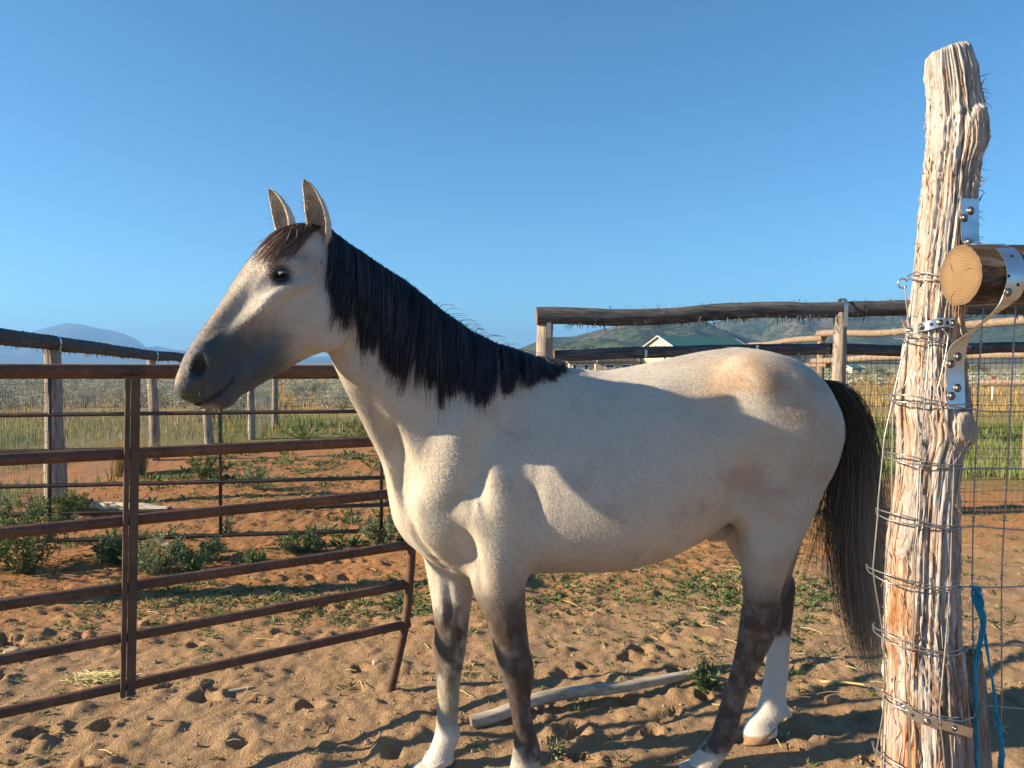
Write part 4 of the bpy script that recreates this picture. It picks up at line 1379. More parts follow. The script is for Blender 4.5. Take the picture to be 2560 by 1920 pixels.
def skin(u, v, du, dv, ln, wd, amt, k, rd=0.05, mirror=None):
    """swell (amt > 0) or hollow (amt < 0) the near surface at a pixel by about |amt| metres; ln, wd: half length and half width"""
    h = march(u, v)[0]
    if np.isnan(h).any(): return
    g = fgrad(h[None])[0]
    a = body_at(u + du, v + dv, 0.0) - body_at(u, v, 0.0)
    a = a - g * np.dot(a, g)
    c = h - g * (rd - amt) if amt > 0 else h + g * (rd + amt)
    fr = frame(a, g)
    blob(c, fr, (ln, rd, wd), k, amt < 0)
    if mirror is not None:                    # the same on the far side
        P0, n_ = mirror
        mf = lambda q, pt: q - 2 * n_ * (np.dot(q - P0, n_) if pt else np.dot(q, n_))
        c2 = mf(c, True); f2 = [mf(x, False) for x in fr]
        blob(c2, f2, (ln, rd, wd), k, amt < 0)

MB_ = (np.zeros(3), np.array([0, 1.0, 0]))
MH_ = (to_l(HEAD_P), head_lat)
# trunk
ubody(1085, 1290, -0.085, 40, 90, (0.13, 0.075, 0.085), 0.06)            # near breast
ubody(1045, 1280, 0.075, 20, 90, (0.13, 0.075, 0.075), 0.06)             # far breast
ubody(1262, 1290, -0.150, 90, 60, (0.12, 0.05, 0.10), 0.08)              # triceps
ubody(1940, 1020, -0.16, 60, 70, (0.22, 0.065, 0.15), 0.10)              # haunch
ubody(1870, 1250, -0.170, 20, 60, (0.09, 0.045, 0.06), 0.07)             # stifle
ubody(1800, 1330, 0.0, 40, -20, (0.06, 0.03, 0.03), 0.04)                # sheath
skin(1130, 1130, 30, -100, 0.17, 0.07, 0.012, 0.05, 0.06, MB_)           # shoulder blade
skin(1235, 1190, 20, 90, 0.14, 0.055, 0.010, 0.05, 0.06, MB_)            # triceps head
skin(1183, 1150, 6, 90, 0.11, 0.018, -0.007, 0.05, 0.03, MB_)            # furrow on shoulder
skin(1172, 1370, 8, 60, 0.070, 0.022, -0.020, 0.05, 0.03, MB_)           # hollow between breast and forearm
skin(1322, 1290, -6, 100, 0.15, 0.022, -0.009, 0.06, 0.04, MB_)          # behind the elbow
skin(1040, 1350, 50, 62, 0.10, 0.012, -0.008, 0.03, 0.03)                # fold of the breast
skin(960, 1080, 34, 80, 0.17, 0.022, -0.009, 0.06, 0.04)                 # jugular furrow
skin(1000, 1180, 16, 90, 0.12, 0.016, -0.006, 0.05, 0.03)
skin(1240, 1420, 16, 80, 0.10, 0.045, 0.008, 0.04, 0.05)                 # forearm
skin(1200, 1440, 20, 80, 0.09, 0.012, -0.004, 0.03, 0.03)
skin(1905, 955, 50, 30, 0.055, 0.038, 0.006, 0.07, 0.05, MB_)            # hip bone
skin(1846, 1225, -4, 70, 0.10, 0.022, -0.012, 0.06, 0.04, MB_)           # flank fold
skin(1775, 1010, 80, 50, 0.13, 0.06, -0.007, 0.08, 0.05, MB_)            # hollow of flank
skin(2030, 1150, -24, 90, 0.16, 0.016, -0.005, 0.05, 0.03, MB_)          # furrow of the thigh
skin(1900, 1360, 14, 90, 0.12, 0.030, 0.008, 0.05, 0.05)                 # gaskin
# fold of the breast running down to the forearm, ripples of loose skin, elbow folds
fo = spline(np.array([(996, 1190), (1006, 1240), (1022, 1295), (1048, 1345), (1086, 1395), (1132, 1436)], float), 12)
for k_ in range(11):
    skin(fo[k_, 0], fo[k_, 1], fo[k_ + 1, 0] - fo[k_, 0], fo[k_ + 1, 1] - fo[k_, 1], 0.030, 0.010, -0.0045, 0.02, 0.025)
for k_ in range(4):
    skin(1318 + 9 * k_, 1370 + 14 * (k_ % 2), 6, 50, 0.045, 0.006, -0.0030, 0.015, 0.02)
for k_ in range(3):
    skin(858 + 16 * k_, 900 - 22 * k_, 16, 44, 0.05, 0.007, -0.0030, 0.02, 0.02)          # throat creases
skin(1265, 1664, 2, 30, 0.035, 0.026, 0.006, 0.02, 0.03)                 # knee cap
skin(1290, 1712, 30, 2, 0.035, 0.007, -0.004, 0.015, 0.02)
skin(1290, 1628, 30, 2, 0.035, 0.008, -0.003, 0.015, 0.02)
skin(1915, 1480, 2, 60, 0.060, 0.010, -0.006, 0.02, 0.025)               # hollow before the hock tendon
skin(1872, 1560, 4, 40, 0.035, 0.020, 0.005, 0.02, 0.03)
# knees and hocks
ubody(1292, 1668, -0.120, 2, 40, (0.055, 0.046, 0.048), 0.03)
ubody(1122, 1610, 0.092, 2, 40, (0.055, 0.044, 0.045), 0.03)
ubody(1932, 1535, -0.126, 8, -30, (0.05, 0.026, 0.026), 0.03)
ubody(1970, 1470, 0.130, 6, -30, (0.05, 0.026, 0.026), 0.03)
ubody(1845, 1845, -0.120, 10, 10, (0.025, 0.02, 0.02), 0.02)
ubody(1968, 1782, 0.056, 10, 6, (0.024, 0.018, 0.016), 0.02)
skin(1886, 1640, -26, 80, 0.09, 0.008, -0.004, 0.025, 0.02)              # tendon grooves
skin(1312, 1790, 3, 60, 0.06, 0.007, -0.004, 0.02, 0.02)
skin(1120, 1500, 4, 70, 0.08, 0.008, -0.005, 0.025, 0.02)
skin(1104, 1520, 4, 70, 0.07, 0.007, 0.004, 0.02, 0.02)

# head
HL = head_lat
def hd(u, v, off, du, dv, r, k, cut=False): ubody(u, v, off, du, dv, r, k, cut, HL, head_at)
for sgn in (-1, 1):
    hd(800, 790, sgn * 0.066, 30, 60, (0.115, 0.046, 0.098), 0.016)      # jowl
    hd(704, 662, sgn * 0.084, -50, 20, (0.050, 0.028, 0.026), 0.03)      # brow
    hd(508, 905, sgn * 0.050, -16, 60, (0.060, 0.031, 0.040), 0.025)     # nostril swelling
    hd(468, 962, sgn * 0.030, -10, 40, (0.042, 0.032, 0.032), 0.025)     # upper lip
    hd(556, 996, sgn * 0.018, 40, -12, (0.040, 0.030, 0.028), 0.02)      # chin
    hd(512, 1004, sgn * 0.022, 40, -8, (0.034, 0.026, 0.018), 0.015)     # lower lip
skin(655, 770, -70, 66, 0.095, 0.013, 0.013, 0.028, 0.04, MH_)            # facial crest
skin(745, 715, -60, 14, 0.055, 0.014, 0.005, 0.03, 0.03, MH_)            # cheek bone behind eye
skin(752, 628, -8, -30, 0.028, 0.018, -0.012, 0.03, 0.03, MH_)           # hollow above eye
skin(612, 868, -52, 60, 0.085, 0.036, -0.015, 0.05, 0.06, MH_)           # hollow of the cheek
skin(592, 772, -50, 66, 0.085, 0.018, -0.009, 0.04, 0.04, MH_)           # beside the nose bone
skin(662, 860, -60, 66, 0.08, 0.012, -0.004, 0.03, 0.03, MH_)
skin(838, 800, -12, 60, 0.07, 0.012, -0.006, 0.025, 0.02, MH_)           # behind the jowl
skin(536, 930, 4, 40, 0.03, 0.014, -0.005, 0.02, 0.02, MH_)              # behind the nostril
skin(497, 918, -12, 40, 0.040, 0.021, -0.028, 0.008, 0.035, MH_)         # nostril
skin(524, 908, 4, 40, 0.026, 0.006, 0.005, 0.008, 0.012, MH_)
skin(515, 896, -10, -24, 0.020, 0.006, 0.004, 0.008, 0.01, MH_)          # its rim
skin(701, 690, -50, 8, 0.027, 0.017, -0.012, 0.010, 0.022, MH_)          # eye socket
skin(700, 664, -50, 10, 0.030, 0.005, -0.004, 0.010, 0.012, MH_)         # fold of the upper lid
skin(700, 712, -40, 4, 0.026, 0.005, -0.0035, 0.010, 0.012, MH_)
skin(690, 735, -40, 20, 0.03, 0.006, 0.003, 0.015, 0.015, MH_)
# mouth: a furrow along the lip line
ml = spline(np.array([(478, 1014), (492, 1012), (515, 1003), (543, 986), (566, 966), (582, 946)], float), 20)
for k_ in range(19):
    skin(ml[k_, 0], ml[k_, 1], ml[k_ + 1, 0] - ml[k_, 0], ml[k_ + 1, 1] - ml[k_, 1], 0.012, 0.0065, -0.009 if k_ < 13 else -0.004, 0.005, 0.016, MH_)

def surface_nets():
    F = FLD
    S = (F < 0)
    n = S[:-1, :-1, :-1].astype(np.uint8)
    cnt = np.zeros_like(n)
    for a in (0, 1):
        for b in (0, 1):
            for c in (0, 1):
                cnt += S[a:F.shape[0] - 1 + a, b:F.shape[1] - 1 + b, c:F.shape[2] - 1 + c]
    act = (cnt > 0) & (cnt < 8)
    I, J, K = np.nonzero(act)
    vid = np.full(act.shape, -1, np.int32)
    vid[I, J, K] = np.arange(len(I))
    corners = [(a, b, c) for a in (0, 1) for b in (0, 1) for c in (0, 1)]
    val = {c: F[I + c[0], J + c[1], K + c[2]] for c in corners}
    pos = np.zeros((len(I), 3)); num = np.zeros(len(I))
    for c in corners:
        for ax in range(3):
            if c[ax] == 0:
                d = list(c); d[ax] = 1; d = tuple(d)
                f0, f1 = val[c], val[d]
                m = (f0 < 0) != (f1 < 0)
                t = np.where(m, f0 / np.where(m, f0 - f1, 1), 0)
                q = np.zeros((len(I), 3)); q[:] = c
                q[:, ax] += t
                pos[m] += q[m]; num[m] += 1
    pos /= num[:, None]
    V = np.stack([gx[I] + pos[:, 0] * np.diff(gx)[np.minimum(I, len(gx) - 2)],
                  gy[J] + pos[:, 1] * np.diff(gy)[np.minimum(J, len(gy) - 2)],
                  gz[K] + pos[:, 2] * np.diff(gz)[np.minimum(K, len(gz) - 2)]], 1)
    Q = []
    for ax in range(3):
        sl0 = [slice(1, -1)] * 3; sl1 = [slice(1, -1)] * 3
        sl0[ax] = slice(0, -1); sl1[ax] = slice(1, None)
        a_, b_ = S[tuple(sl0)], S[tuple(sl1)]
        x, y, z = np.nonzero(a_ != b_)
        base = np.stack([x, y, z], 1)
        for q in range(3):
            if q != ax: base[:, q] += 1
        inside = S[base[:, 0], base[:, 1], base[:, 2]]
        o1, o2 = [(1, 2), (2, 0), (0, 1)][ax]
        def cell(d1, d2):
            c = base.copy(); c[:, o1] -= d1; c[:, o2] -= d2
            return vid[c[:, 0], c[:, 1], c[:, 2]]
        q4 = np.stack([cell(0, 0), cell(1, 0), cell(1, 1), cell(0, 1)], 1)
        q4[~inside] = q4[~inside][:, ::-1]
        Q.append(q4)
    Q = np.concatenate(Q)
    Q = Q[(Q >= 0).all(1)]
    return V, Q

BV, BQ = surface_nets()
# relax the stair steps of the grid
E = np.concatenate([BQ[:, [0, 1]], BQ[:, [1, 2]], BQ[:, [2, 3]], BQ[:, [3, 0]]])
E = np.concatenate([E, E[:, ::-1]])
deg = np.bincount(E[:, 0], minlength=len(BV)).astype(float)
def relax(V, lam):
    return V + lam * (np.stack([np.bincount(E[:, 0], V[E[:, 1], a], len(V)) for a in range(3)], 1) / deg[:, None] - V)
for _ in range(6):
    BV = relax(BV, 0.5)
    BV = relax(BV, -0.47)
# ears: cupped shells grown from the poll, added to the body mesh
def ear(base, tip, bend, opening, W, nt=16, na=15):
    base, tip, bend, opening = (np.asarray(q, float) for q in (base, tip, bend, opening))
    ax = tip - base; L = np.linalg.norm(ax); ax /= L
    op = opening - ax * np.dot(opening, ax); op /= np.linalg.norm(op)
    sd_ = np.cross(ax, op)
    t = np.linspace(0, 1, nt)
    wid = W * np.interp(t, [0, 0.12, 0.35, 0.6, 0.82, 0.94, 1.0], [0.72, 0.86, 1.0, 0.86, 0.56, 0.33, 0.06])
    openang = np.interp(t, [0, 0.15, 0.4, 0.8, 1], [25, 45, 62, 80, 85])
    V = []; tint = []
    for lay in (0, 1):
        for i in range(nt):
            c = base + ax * L * t[i] + bend * math.sin(math.pi * t[i] * 0.75) 
            for j in range(na):
                a = R(openang[i] + (360 - 2 * openang[i]) * j / (na - 1))
                rr = wid[i] * (1.0 if lay == 0 else 0.80)
                V.append(c + (op * math.cos(a) * 0.8 + sd_ * math.sin(a)) * rr + (op * 0.10 * wid[i] if lay else 0))
                tint.append(lay)
    n1 = nt * na
    Q = []
    for i in range(nt - 1):
        for j in range(na - 1):
            a = i * na + j
            Q.append([a, a + 1, a + na + 1, a + na])
            Q.append([n1 + a, n1 + a + na, n1 + a + na + 1, n1 + a + 1])
        for j in (0, na - 1):
            a = i * na + j
            q = [a, a + na, n1 + a + na, n1 + a]
            Q.append(q if j == 0 else q[::-1])
    for j in range(na - 1):
        a = (nt - 1) * na + j
        Q.append([a, a + 1, n1 + a + 1, n1 + a])
    return np.array(V), np.array(Q), np.array(tint, float), np.repeat(np.tile(t, 2), na)

fwd = -hdx @ HM.T
camw = np.array([0, -1, 0]) @ HM.T
e1 = ear(head_at(804, 622, -0.052), head_at(749, 447, -0.085), head_at(810, 540, -0.06) - head_at(794, 540, -0.06), fwd * 0.66 - HL * 0.70, 0.040)
e2 = ear(head_at(724, 606, 0.058), head_at(664, 471, 0.085), head_at(720, 540, 0.06) - head_at(708, 540, 0.06), fwd * 0.85 - HL * 0.45, 0.038)
nb = len(BV)
allV = [BV]; allQ = [BQ]; earin = [np.zeros(nb)]; eart = [np.zeros(nb)]
for e_ in (e1, e2):
    allQ.append(e_[1] + sum(len(a) for a in allV)); allV.append(e_[0]); earin.append(e_[2] + 1); eart.append(e_[3])
HV = np.concatenate(allV); HQ = np.concatenate(allQ)
earin = np.concatenate(earin); eart = np.concatenate(eart)

# coat pattern: cream grey horse with dark lower legs, grey muzzle, tan patch on the hip
X_, Y_, Z_ = HV.T
Cc = np.tile(np.array([0.575, 0.522, 0.438]), (len(HV), 1))
def paint(mask, c):
    global Cc
    mask = np.clip(mask, 0, 1)[:, None]
    Cc = Cc * (1 - mask) + np.array(c) * mask
def near_pt(p, r0, r1):
    return 1 - sstep(r0, r1, np.linalg.norm(HV - np.asarray(p), axis=1))
n1_ = 0.75 * (fbm(X_ * 10 + 2, Z_ * 9, 3, 4) + fbm(Y_ * 13 + 5, Z_ * 9 + 31, 4, 4))
n2_ = 0.7 * (fbm(X_ * 48 + 3, Z_ * 24, 8, 4, 0.6) + fbm(Y_ * 48 + 9, Z_ * 24 + 50, 9, 4, 0.6))
isbody = earin == 0
# warm cream breast, greyer barrel
paint(0.6 * near_pt(body_at(1080, 1280, -0.1), 0.12, 0.42), (0.63, 0.57, 0.45))
paint(sstep(0.0, 0.35, n1_) * 0.5, (0.43, 0.37, 0.30))
paint(0.75 * near_pt(body_at(1890, 975, -0.22), 0.02, 0.24) * np.clip(0.75 + 1.6 * n1_ + 0.6 * n2_, 0, 1.2), (0.49, 0.33, 0.20))
paint(0.45 * near_pt(body_at(1800, 955, -0.26), 0.05, 0.22) * (0.8 + 1.5 * n1_), (0.52, 0.36, 0.22))
paint(0.6 * near_pt(body_at(1990, 1060, -0.2), 0.05, 0.22) * (0.9 + 2 * n1_), (0.47, 0.33, 0.235))
paint(0.5 * near_pt(body_at(1960, 1190, -0.25), 0.05, 0.24) * (0.9 + 2 * n1_), (0.45, 0.33, 0.25))
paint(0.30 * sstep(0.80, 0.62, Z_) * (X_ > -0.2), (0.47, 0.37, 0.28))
# face: brown grey nose line, grey muzzle
mz = head_at(500, 955, 0)
axm = head_at(800, 600, 0) - mz; Lm = np.linalg.norm(axm); axm /= Lm
s_h = ((HV - mz) @ axm) / Lm
inh = (s_h < 1.1) & (X_ < -0.5)
paint(inh * (1 - sstep(0.10, 0.60, s_h + 0.20 * n1_)) * 0.97, (0.060, 0.072, 0.080))
nose = np.min(np.stack([np.linalg.norm(HV - head_at(u_, v_, 0), axis=1) for u_, v_ in spline(np.array([(600, 675), (567, 729), (527, 787), (487, 845), (462, 890)], float), 16)]), 0)
paint(inh * (1 - sstep(0.02, 0.06, nose + 0.02 * n2_)) * 0.7, (0.30, 0.25, 0.215))
paint(near_pt(head_at(444, 945, -0.01), 0.018, 0.045) * 0.85, (0.50, 0.33, 0.24))
paint(near_pt(head_at(520, 1020, -0.02), 0.015, 0.040) * 0.85, (0.52, 0.36, 0.21))
paint(near_pt(head_at(478, 985, -0.045), 0.01, 0.035) * 0.6 * (n2_ > -0.1), (0.10, 0.13, 0.03))
for sg in (-1, 1):
    paint(near_pt(head_at(700, 688, sg * 0.105), 0.020, 0.045), (0.040, 0.042, 0.048))
    paint(near_pt(head_at(655, 735, sg * 0.09), 0.02, 0.07) * 0.5, (0.60, 0.55, 0.47))
    paint(near_pt(head_at(497, 920, sg * 0.062), 0.014, 0.032), (0.03, 0.032, 0.034))
lipP = march(ml[:, 0], ml[:, 1])
for q_ in lipP[~np.isnan(lipP).any(1)]:
    paint(near_pt(q_, 0.003, 0.0085) * 0.9, (0.018, 0.020, 0.022))
paint(near_pt(head_at(800, 655, -0.09), 0.004, 0.011), (0.02, 0.02, 0.02))
paint(0.35 * near_pt(head_at(775, 660, -0.09), 0.02, 0.07), (0.42, 0.27, 0.18))
# legs
near = Y_ < 0.0
fore = X_ < 0.42
z = Z_ + 0.09 * n1_ + 0.05 * n2_
nf = near & fore & isbody & (X_ > -0.4)
paint(nf * (1 - sstep(0.60, 0.90, z)) * 0.75, (0.17, 0.13, 0.105))
paint(nf * (1 - sstep(0.58, 0.72, z)) * sstep(0.09, 0.14, z) * np.clip(0.93 + 0.9 * n2_, 0, 1), (0.075, 0.052, 0.040))
paint(nf * (1 - sstep(0.10, 0.16, z)) * 0.8, (0.40, 0.35, 0.29))
ff = (~near) & fore & isbody & (X_ > -0.7) & (Z_ < 0.9)
front = sstep(0.03, -0.02, X_ - (-0.20) + 0.05 * n1_)
paint(ff * (1 - sstep(0.54, 0.62, z)) * sstep(0.26, 0.34, z) * np.clip(0.35 + front + 1.6 * n2_, 0, 1), (0.075, 0.052, 0.040))
paint(ff * (1 - sstep(0.45, 0.62, z)) * 0.6, (0.36, 0.30, 0.24))
paint(ff * (1 - sstep(0.54, 0.62, z)) * sstep(0.26, 0.34, z) * np.clip(0.1 + front + 1.6 * n2_, 0, 1) * 0.8, (0.075, 0.052, 0.040))
paint(ff * (1 - sstep(0.11, 0.17, z)), (0.66, 0.61, 0.53))
paint(ff * near_pt(np.array([-0.23, 0.03, 0.27]), 0.03, 0.11) * np.clip(0.5 + 1.5 * n2_, 0, 0.7), (0.30, 0.26, 0.10))
nh = near & (~fore) & isbody
paint(nh * (1 - sstep(0.55, 0.85, z)) * 0.6, (0.22, 0.165, 0.13))
paint(nh * (1 - sstep(0.56, 0.68, z)) * sstep(0.06, 0.10, z) * np.clip(0.93 + 0.8 * n2_, 0, 1), (0.082, 0.056, 0.042))
fh = (~near) & (~fore) & isbody
paint(fh * (1 - sstep(0.58, 0.68, z)) * sstep(0.40, 0.46, z) * 0.92, (0.060, 0.045, 0.036))
paint(fh * (1 - sstep(0.36, 0.44, z)), (0.72, 0.68, 0.61))
paint((near & fore & isbody & (Z_ < 0.10)) * 1.0, (0.5, 0.44, 0.37))
paint((nh & (Z_ < 0.07)) * 1.0, (0.60, 0.54, 0.46))
# ears: paler rim, grey hollow
paint((earin == 2) * sstep(0.02, 0.3, eart) * (1 - sstep(0.45, 0.85, eart)) * 0.65, (0.27, 0.245, 0.225))
paint((earin > 0) * sstep(0.86, 1.0, eart) * 0.6, (0.12, 0.10, 0.09))

t = NT('horse_coat', 0.62, 0.35)
base = t.attr('coat')
v = t.coords('Object', (60, 60, 22))
f1 = t.noise(v, 6.0, 4, 0.7)
f2 = t.noise(t.coords('Object'), 14.0, 4, 0.65)
c = t.mix(t.val(f1, 0.25, 0.75, 0.0, 0.55), base, t.mix(1.0, base, (0.62, 0.60, 0.58), 'MULTIPLY'))
c = t.mix(t.val(f2, 0.45, 0.8, 0.0, 0.35), c, t.mix(1.0, c, (0.80, 0.74, 0.68), 'MULTIPLY'))
t.color(c)
t.bump(t.math('ADD', f1, t.math('MULTIPLY', t.noise(t.coords('Object', (1, 1, 0.4)), 30, 3, 0.6), 1.5)), 0.35, 0.003)
t.b.inputs['Sheen Weight'].default_value = 0.25
t.b.inputs['Sheen Roughness'].default_value = 0.4
M_coat = t.m

horse = empty('horse', tuple(HO))
horse.rotation_euler = (0, 0, HYAW)
tag(horse, 'cream grey horse with black mane and dark lower legs standing in profile', 'horse')
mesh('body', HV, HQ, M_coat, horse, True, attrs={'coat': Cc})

# short hair lying on the skin
fr3 = np.random.default_rng(66)
bq = HQ[: len(BQ)]
pa_, pb_, pc_, pd_ = (HV[bq[:, k]] for k in range(4))
ar = np.linalg.norm(np.cross(pc_ - pa_, pd_ - pb_), axis=1)
nh_ = 330000
fi = fr3.choice(len(bq), nh_, p=ar / ar.sum())
u1, u2 = fr3.random((nh_, 1)), fr3.random((nh_, 1))
hp = (pa_[fi] * (1 - u1) + pb_[fi] * u1) * (1 - u2) + (pd_[fi] * (1 - u1) + pc_[fi] * u1) * u2
hn_ = np.cross(pc_[fi] - pa_[fi], pd_[fi] - pb_[fi]); hn_ /= np.linalg.norm(hn_, axis=1, keepdims=True) + 1e-9
chk = fld(hp[:200] + hn_[:200] * 0.01).mean() > 0
if not chk: hn_ = -hn_
legm = sstep(0.75, 0.5, hp[:, 2])[:, None]
flow = np.array([[0.75, 0.0, -0.65]]) * (1 - legm) + np.array([[0.15, 0, -1.0]]) * legm
swirl = fbm(hp[:, 0] * 6, hp[:, 2] * 6, 15, 2)[:, None]
flow = flow + swirl * np.array([[0.5, 0.2, 0.6]]) + fr3.normal(0, 0.22, (nh_, 3))
flow -= hn_ * (flow * hn_).sum(1, keepdims=True)
flow /= np.linalg.norm(flow, axis=1, keepdims=True) + 1e-9
sidev = np.cross(flow, hn_)
hlen = fr3.uniform(0.007, 0.015, (nh_, 1)); hwid = fr3.uniform(0.0005, 0.0011, (nh_, 1))
b0 = hp - hn_ * 0.0008
tipv = hp + flow * hlen + hn_ * hlen * fr3.uniform(0.08, 0.26, (nh_, 1))
HVt = np.stack([b0 - sidev * hwid, b0 + sidev * hwid, tipv], 1).reshape(-1, 3)
hc = Cc[bq[fi, 0]] * fr3.uniform(0.72, 1.28, (nh_, 1)) * (1 + 0.25 * swirl)
t = NT('coat_hair', 0.55, 0.3)
t.color(t.attr('coat'))
mesh('coat_hair', HVt, np.arange(3 * nh_).reshape(-1, 3), t.m, horse, True, attrs={'coat': np.repeat(np.clip(hc, 0, 1), 3, 0)})

# eyes
M_eye = NT('horse_eye', 0.42, 0.15).color((0.006, 0.005, 0.005)).m
M_lid = simple('horse_eyelid', (0.02, 0.02, 0.024), (0.05, 0.048, 0.05), 60, 0.5)
M_lash = NT('horse_lash', 0.5, 0.3).color((0.22, 0.21, 0.20)).m
def uvsphere(c, r, nu=20, nv=14, ax=None):
    ax = np.eye(3) if ax is None else np.array(ax)
    r = np.broadcast_to(np.asarray(r, float), (3,))
    V = []
    for i in range(nv + 1):
        th = math.pi * i / nv
        for j in range(nu):
            ph = 2 * math.pi * j / nu
            q = np.array([math.sin(th) * math.cos(ph), math.sin(th) * math.sin(ph), math.cos(th)]) * r
            V.append(np.asarray(c) + q @ ax)
    Q = [[i * nu + j, (i + 1) * nu + j, (i + 1) * nu + (j + 1) % nu, i * nu + (j + 1) % nu] for i in range(nv) for j in range(nu)]
    return np.array(V), np.array(Q)
eye_ax = frame(head_at(660, 696, -0.1) - head_at(720, 684, -0.1), HL)
for sg in (-1, 1):
    c_ = head_at(703, 688, -0.1)
    if sg == -1:
        hit = march(np.array([702.0]), np.array([688.0]))[0]
        ce = hit + HL * 0.010
    else:
        ce = to_l(to_w(ce)) + HL * 2 * 0.0
        mid = head_at(702, 688, 0)
        ce = ce + HL * (2 * np.dot(mid - ce, HL))
    V, Q = uvsphere(ce, (0.026, 0.019, 0.0180), ax=eye_ax)
    eye_o = mesh('eye', V, Q, M_eye, horse)
    # lids: two arched folds over the ball
    mb = MB()
    up = np.array(eye_ax[2]); up = up * np.sign(up[2])
    fr = np.array(eye_ax[0])
    for (amp, fwdo) in ((0.0105, 0.0), (-0.0135, 0.0)):
        q = np.linspace(-1, 1, 15)
        pts = [ce + fr * 0.0235 * a + up * amp * (1 - a * a) ** 0.6 + HL * sg * (0.0195 * math.sqrt(max(0.02, 1 - 0.75 * a * a - 0.25 * (amp / 0.0155) ** 2 * (1 - a * a)))) for a in q]
        mb.tube(pts, [0.0018 + 0.0030 * (1 - a * a) for a in q], 8)
    mb.build('eyelid', M_lid, eye_o)
    if sg == -1:
        P = []
        for a in np.linspace(-0.8, 0.5, 26):
            p0 = ce + fr * 0.0235 * a + up * 0.0135 * (1 - a * a) ** 0.6 - HL * 0.0205
            P.append([p0, p0 - HL * 0.008 - up * 0.003, p0 - HL * 0.014 - up * 0.010])
        V, Q = tubes(np.array(P), np.full((26, 3), 0.0006), 3)
        mesh('eyelashes', V, Q, M_lash, eye_o)

# hooves
M_hoof = simple('hoof_horn', (0.30, 0.17, 0.09), (0.46, 0.30, 0.18), 30, 0.55, 0.3, bump=0.2)
M_hoofd = simple('hoof_horn_pale', (0.42, 0.36, 0.30), (0.58, 0.52, 0.45), 30, 0.55, 0.3, bump=0.2)
for rows, m_ in ((near_hind, M_hoofd), (far_hind, M_hoof), (near_fore, M_hoofd), (far_fore, M_hoofd)):
    r_ = rows[-1]
    a_, b_ = body_at(r_[0], r_[1], r_[4]), body_at(r_[2], r_[3], r_[4])
    c0 = (a_ + b_) / 2; hl = np.linalg.norm(a_ - b_) / 2
    nn = 24
    V = []; Q = []
    levels = np.linspace(0, 1, 6)
    for q in levels:
        for j in range(nn):
            ph = 2 * math.pi * j / nn
            rx = hl * (0.93 + 0.16 * q) ; ry = r_[5] * (0.97 + 0.22 * q)
            top = c0[2] + 0.010 - 0.016 * math.cos(ph) * -1 * (1 - q)
            zz = top * (1 - q) + 0.004 * q
            V.append([c0[0] - 0.035 * q + rx * math.cos(ph), c0[1] + ry * math.sin(ph), zz])
    for i in range(5):
        for j in range(nn):
            Q.append([i * nn + j, (i + 1) * nn + j, (i + 1) * nn + (j + 1) % nn, i * nn + (j + 1) % nn])
    T = []
    for i, fl in ((0, False), (5, True)):
        V.append(np.mean(V[i * nn:(i + 1) * nn], 0)); cidx = len(V) - 1
        for j in range(nn):
            T.append([cidx, i * nn + j, i * nn + (j + 1) % nn] if not fl else [cidx, i * nn + (j + 1) % nn, i * nn + j])
    mesh('hoof', np.array(V), [np.array(Q), np.array(T)], m_, horse)

# ---- hair
def hairmat(name, stops, rough=0.5):
    t = NT(name, rough, 0.35)
    t.color(t.ramp(t.attr('shade', 'Fac'), stops))
    return t.m
M_mane = hairmat('mane_hair', [(0.0, (0.014, 0.018, 0.030)), (0.6, (0.032, 0.038, 0.058)), (1.0, (0.14, 0.125, 0.12))], 0.48)
M_fore = hairmat('forelock_hair', [(0.0, (0.028, 0.018, 0.018)), (0.5, (0.11, 0.058, 0.045)), (1.0, (0.40, 0.27, 0.20))], 0.5)
M_tail = hairmat('tail_hair', [(0.0, (0.028, 0.026, 0.026)), (0.35, (0.085, 0.078, 0.068)), (0.65, (0.22, 0.19, 0.15)), (1.0, (0.46, 0.40, 0.32))], 0.5)

def push_out(P, off, it=5):
    for _ in range(it):
        d = fld(P)
        m = d < off
        if not m.any(): break
        P[m] += fgrad(P[m]) * np.maximum(off[m] - d[m], 0)[:, None] * 0.9
    return P

def strands(name, mat, P, r0, shade, parent=horse, tipk=0.25):
    N, M, _ = P.shape
    t_ = np.linspace(0, 1, M)
    rad = r0[:, None] * np.interp(t_, [0, 0.08, 0.6, 1.0], [0.6, 1.0, 0.9, tipk])[None, :]
    V, Q = tubes(P, rad, 3)
    sh = np.repeat(shade.reshape(-1), 3) if shade.ndim == 2 else np.repeat(shade, M * 3)
    return mesh(name, V, Q, mat, parent, True, attrs={'shade': sh})

hr = np.random.default_rng(5)
# mane on the near side of the neck
N = 6500; M = 16
cu = np.array([795, 815, 862, 930, 1010, 1090, 1172, 1260, 1330, 1395], float)
cv = np.array([566, 576, 606, 652, 702, 768, 826, 872, 896, 914], float)
cd = np.array([2.455, 2.47, 2.50, 2.555, 2.61, 2.67, 2.72, 2.77, 2.83, 2.88])
tr = np.array([805, 840, 870, 930, 985, 1022, 1046, 1100, 1170, 1230, 1280, 1300, 1340, 1400], float)
tu = np.array([824, 842, 876, 938, 985, 1000, 1048, 1098, 1166, 1226, 1264, 1325, 1385, 1416], float)
tv = np.array([738, 800, 838, 885, 930, 950, 962, 988, 994, 990, 988, 968, 948, 914], float)
ncl = 95
clu = np.sort(hr.uniform(803, 1395, ncl))
cj = hr.normal(0, 1, (ncl, 2))
ru = hr.uniform(800, 1396, N)
ci = np.clip(np.searchsorted(clu, ru), 0, ncl - 1)
root = neck_pt(ru, np.interp(ru, cu, cv), np.interp(ru, cu, cd)) + hr.normal(0, 0.004, (N, 3))
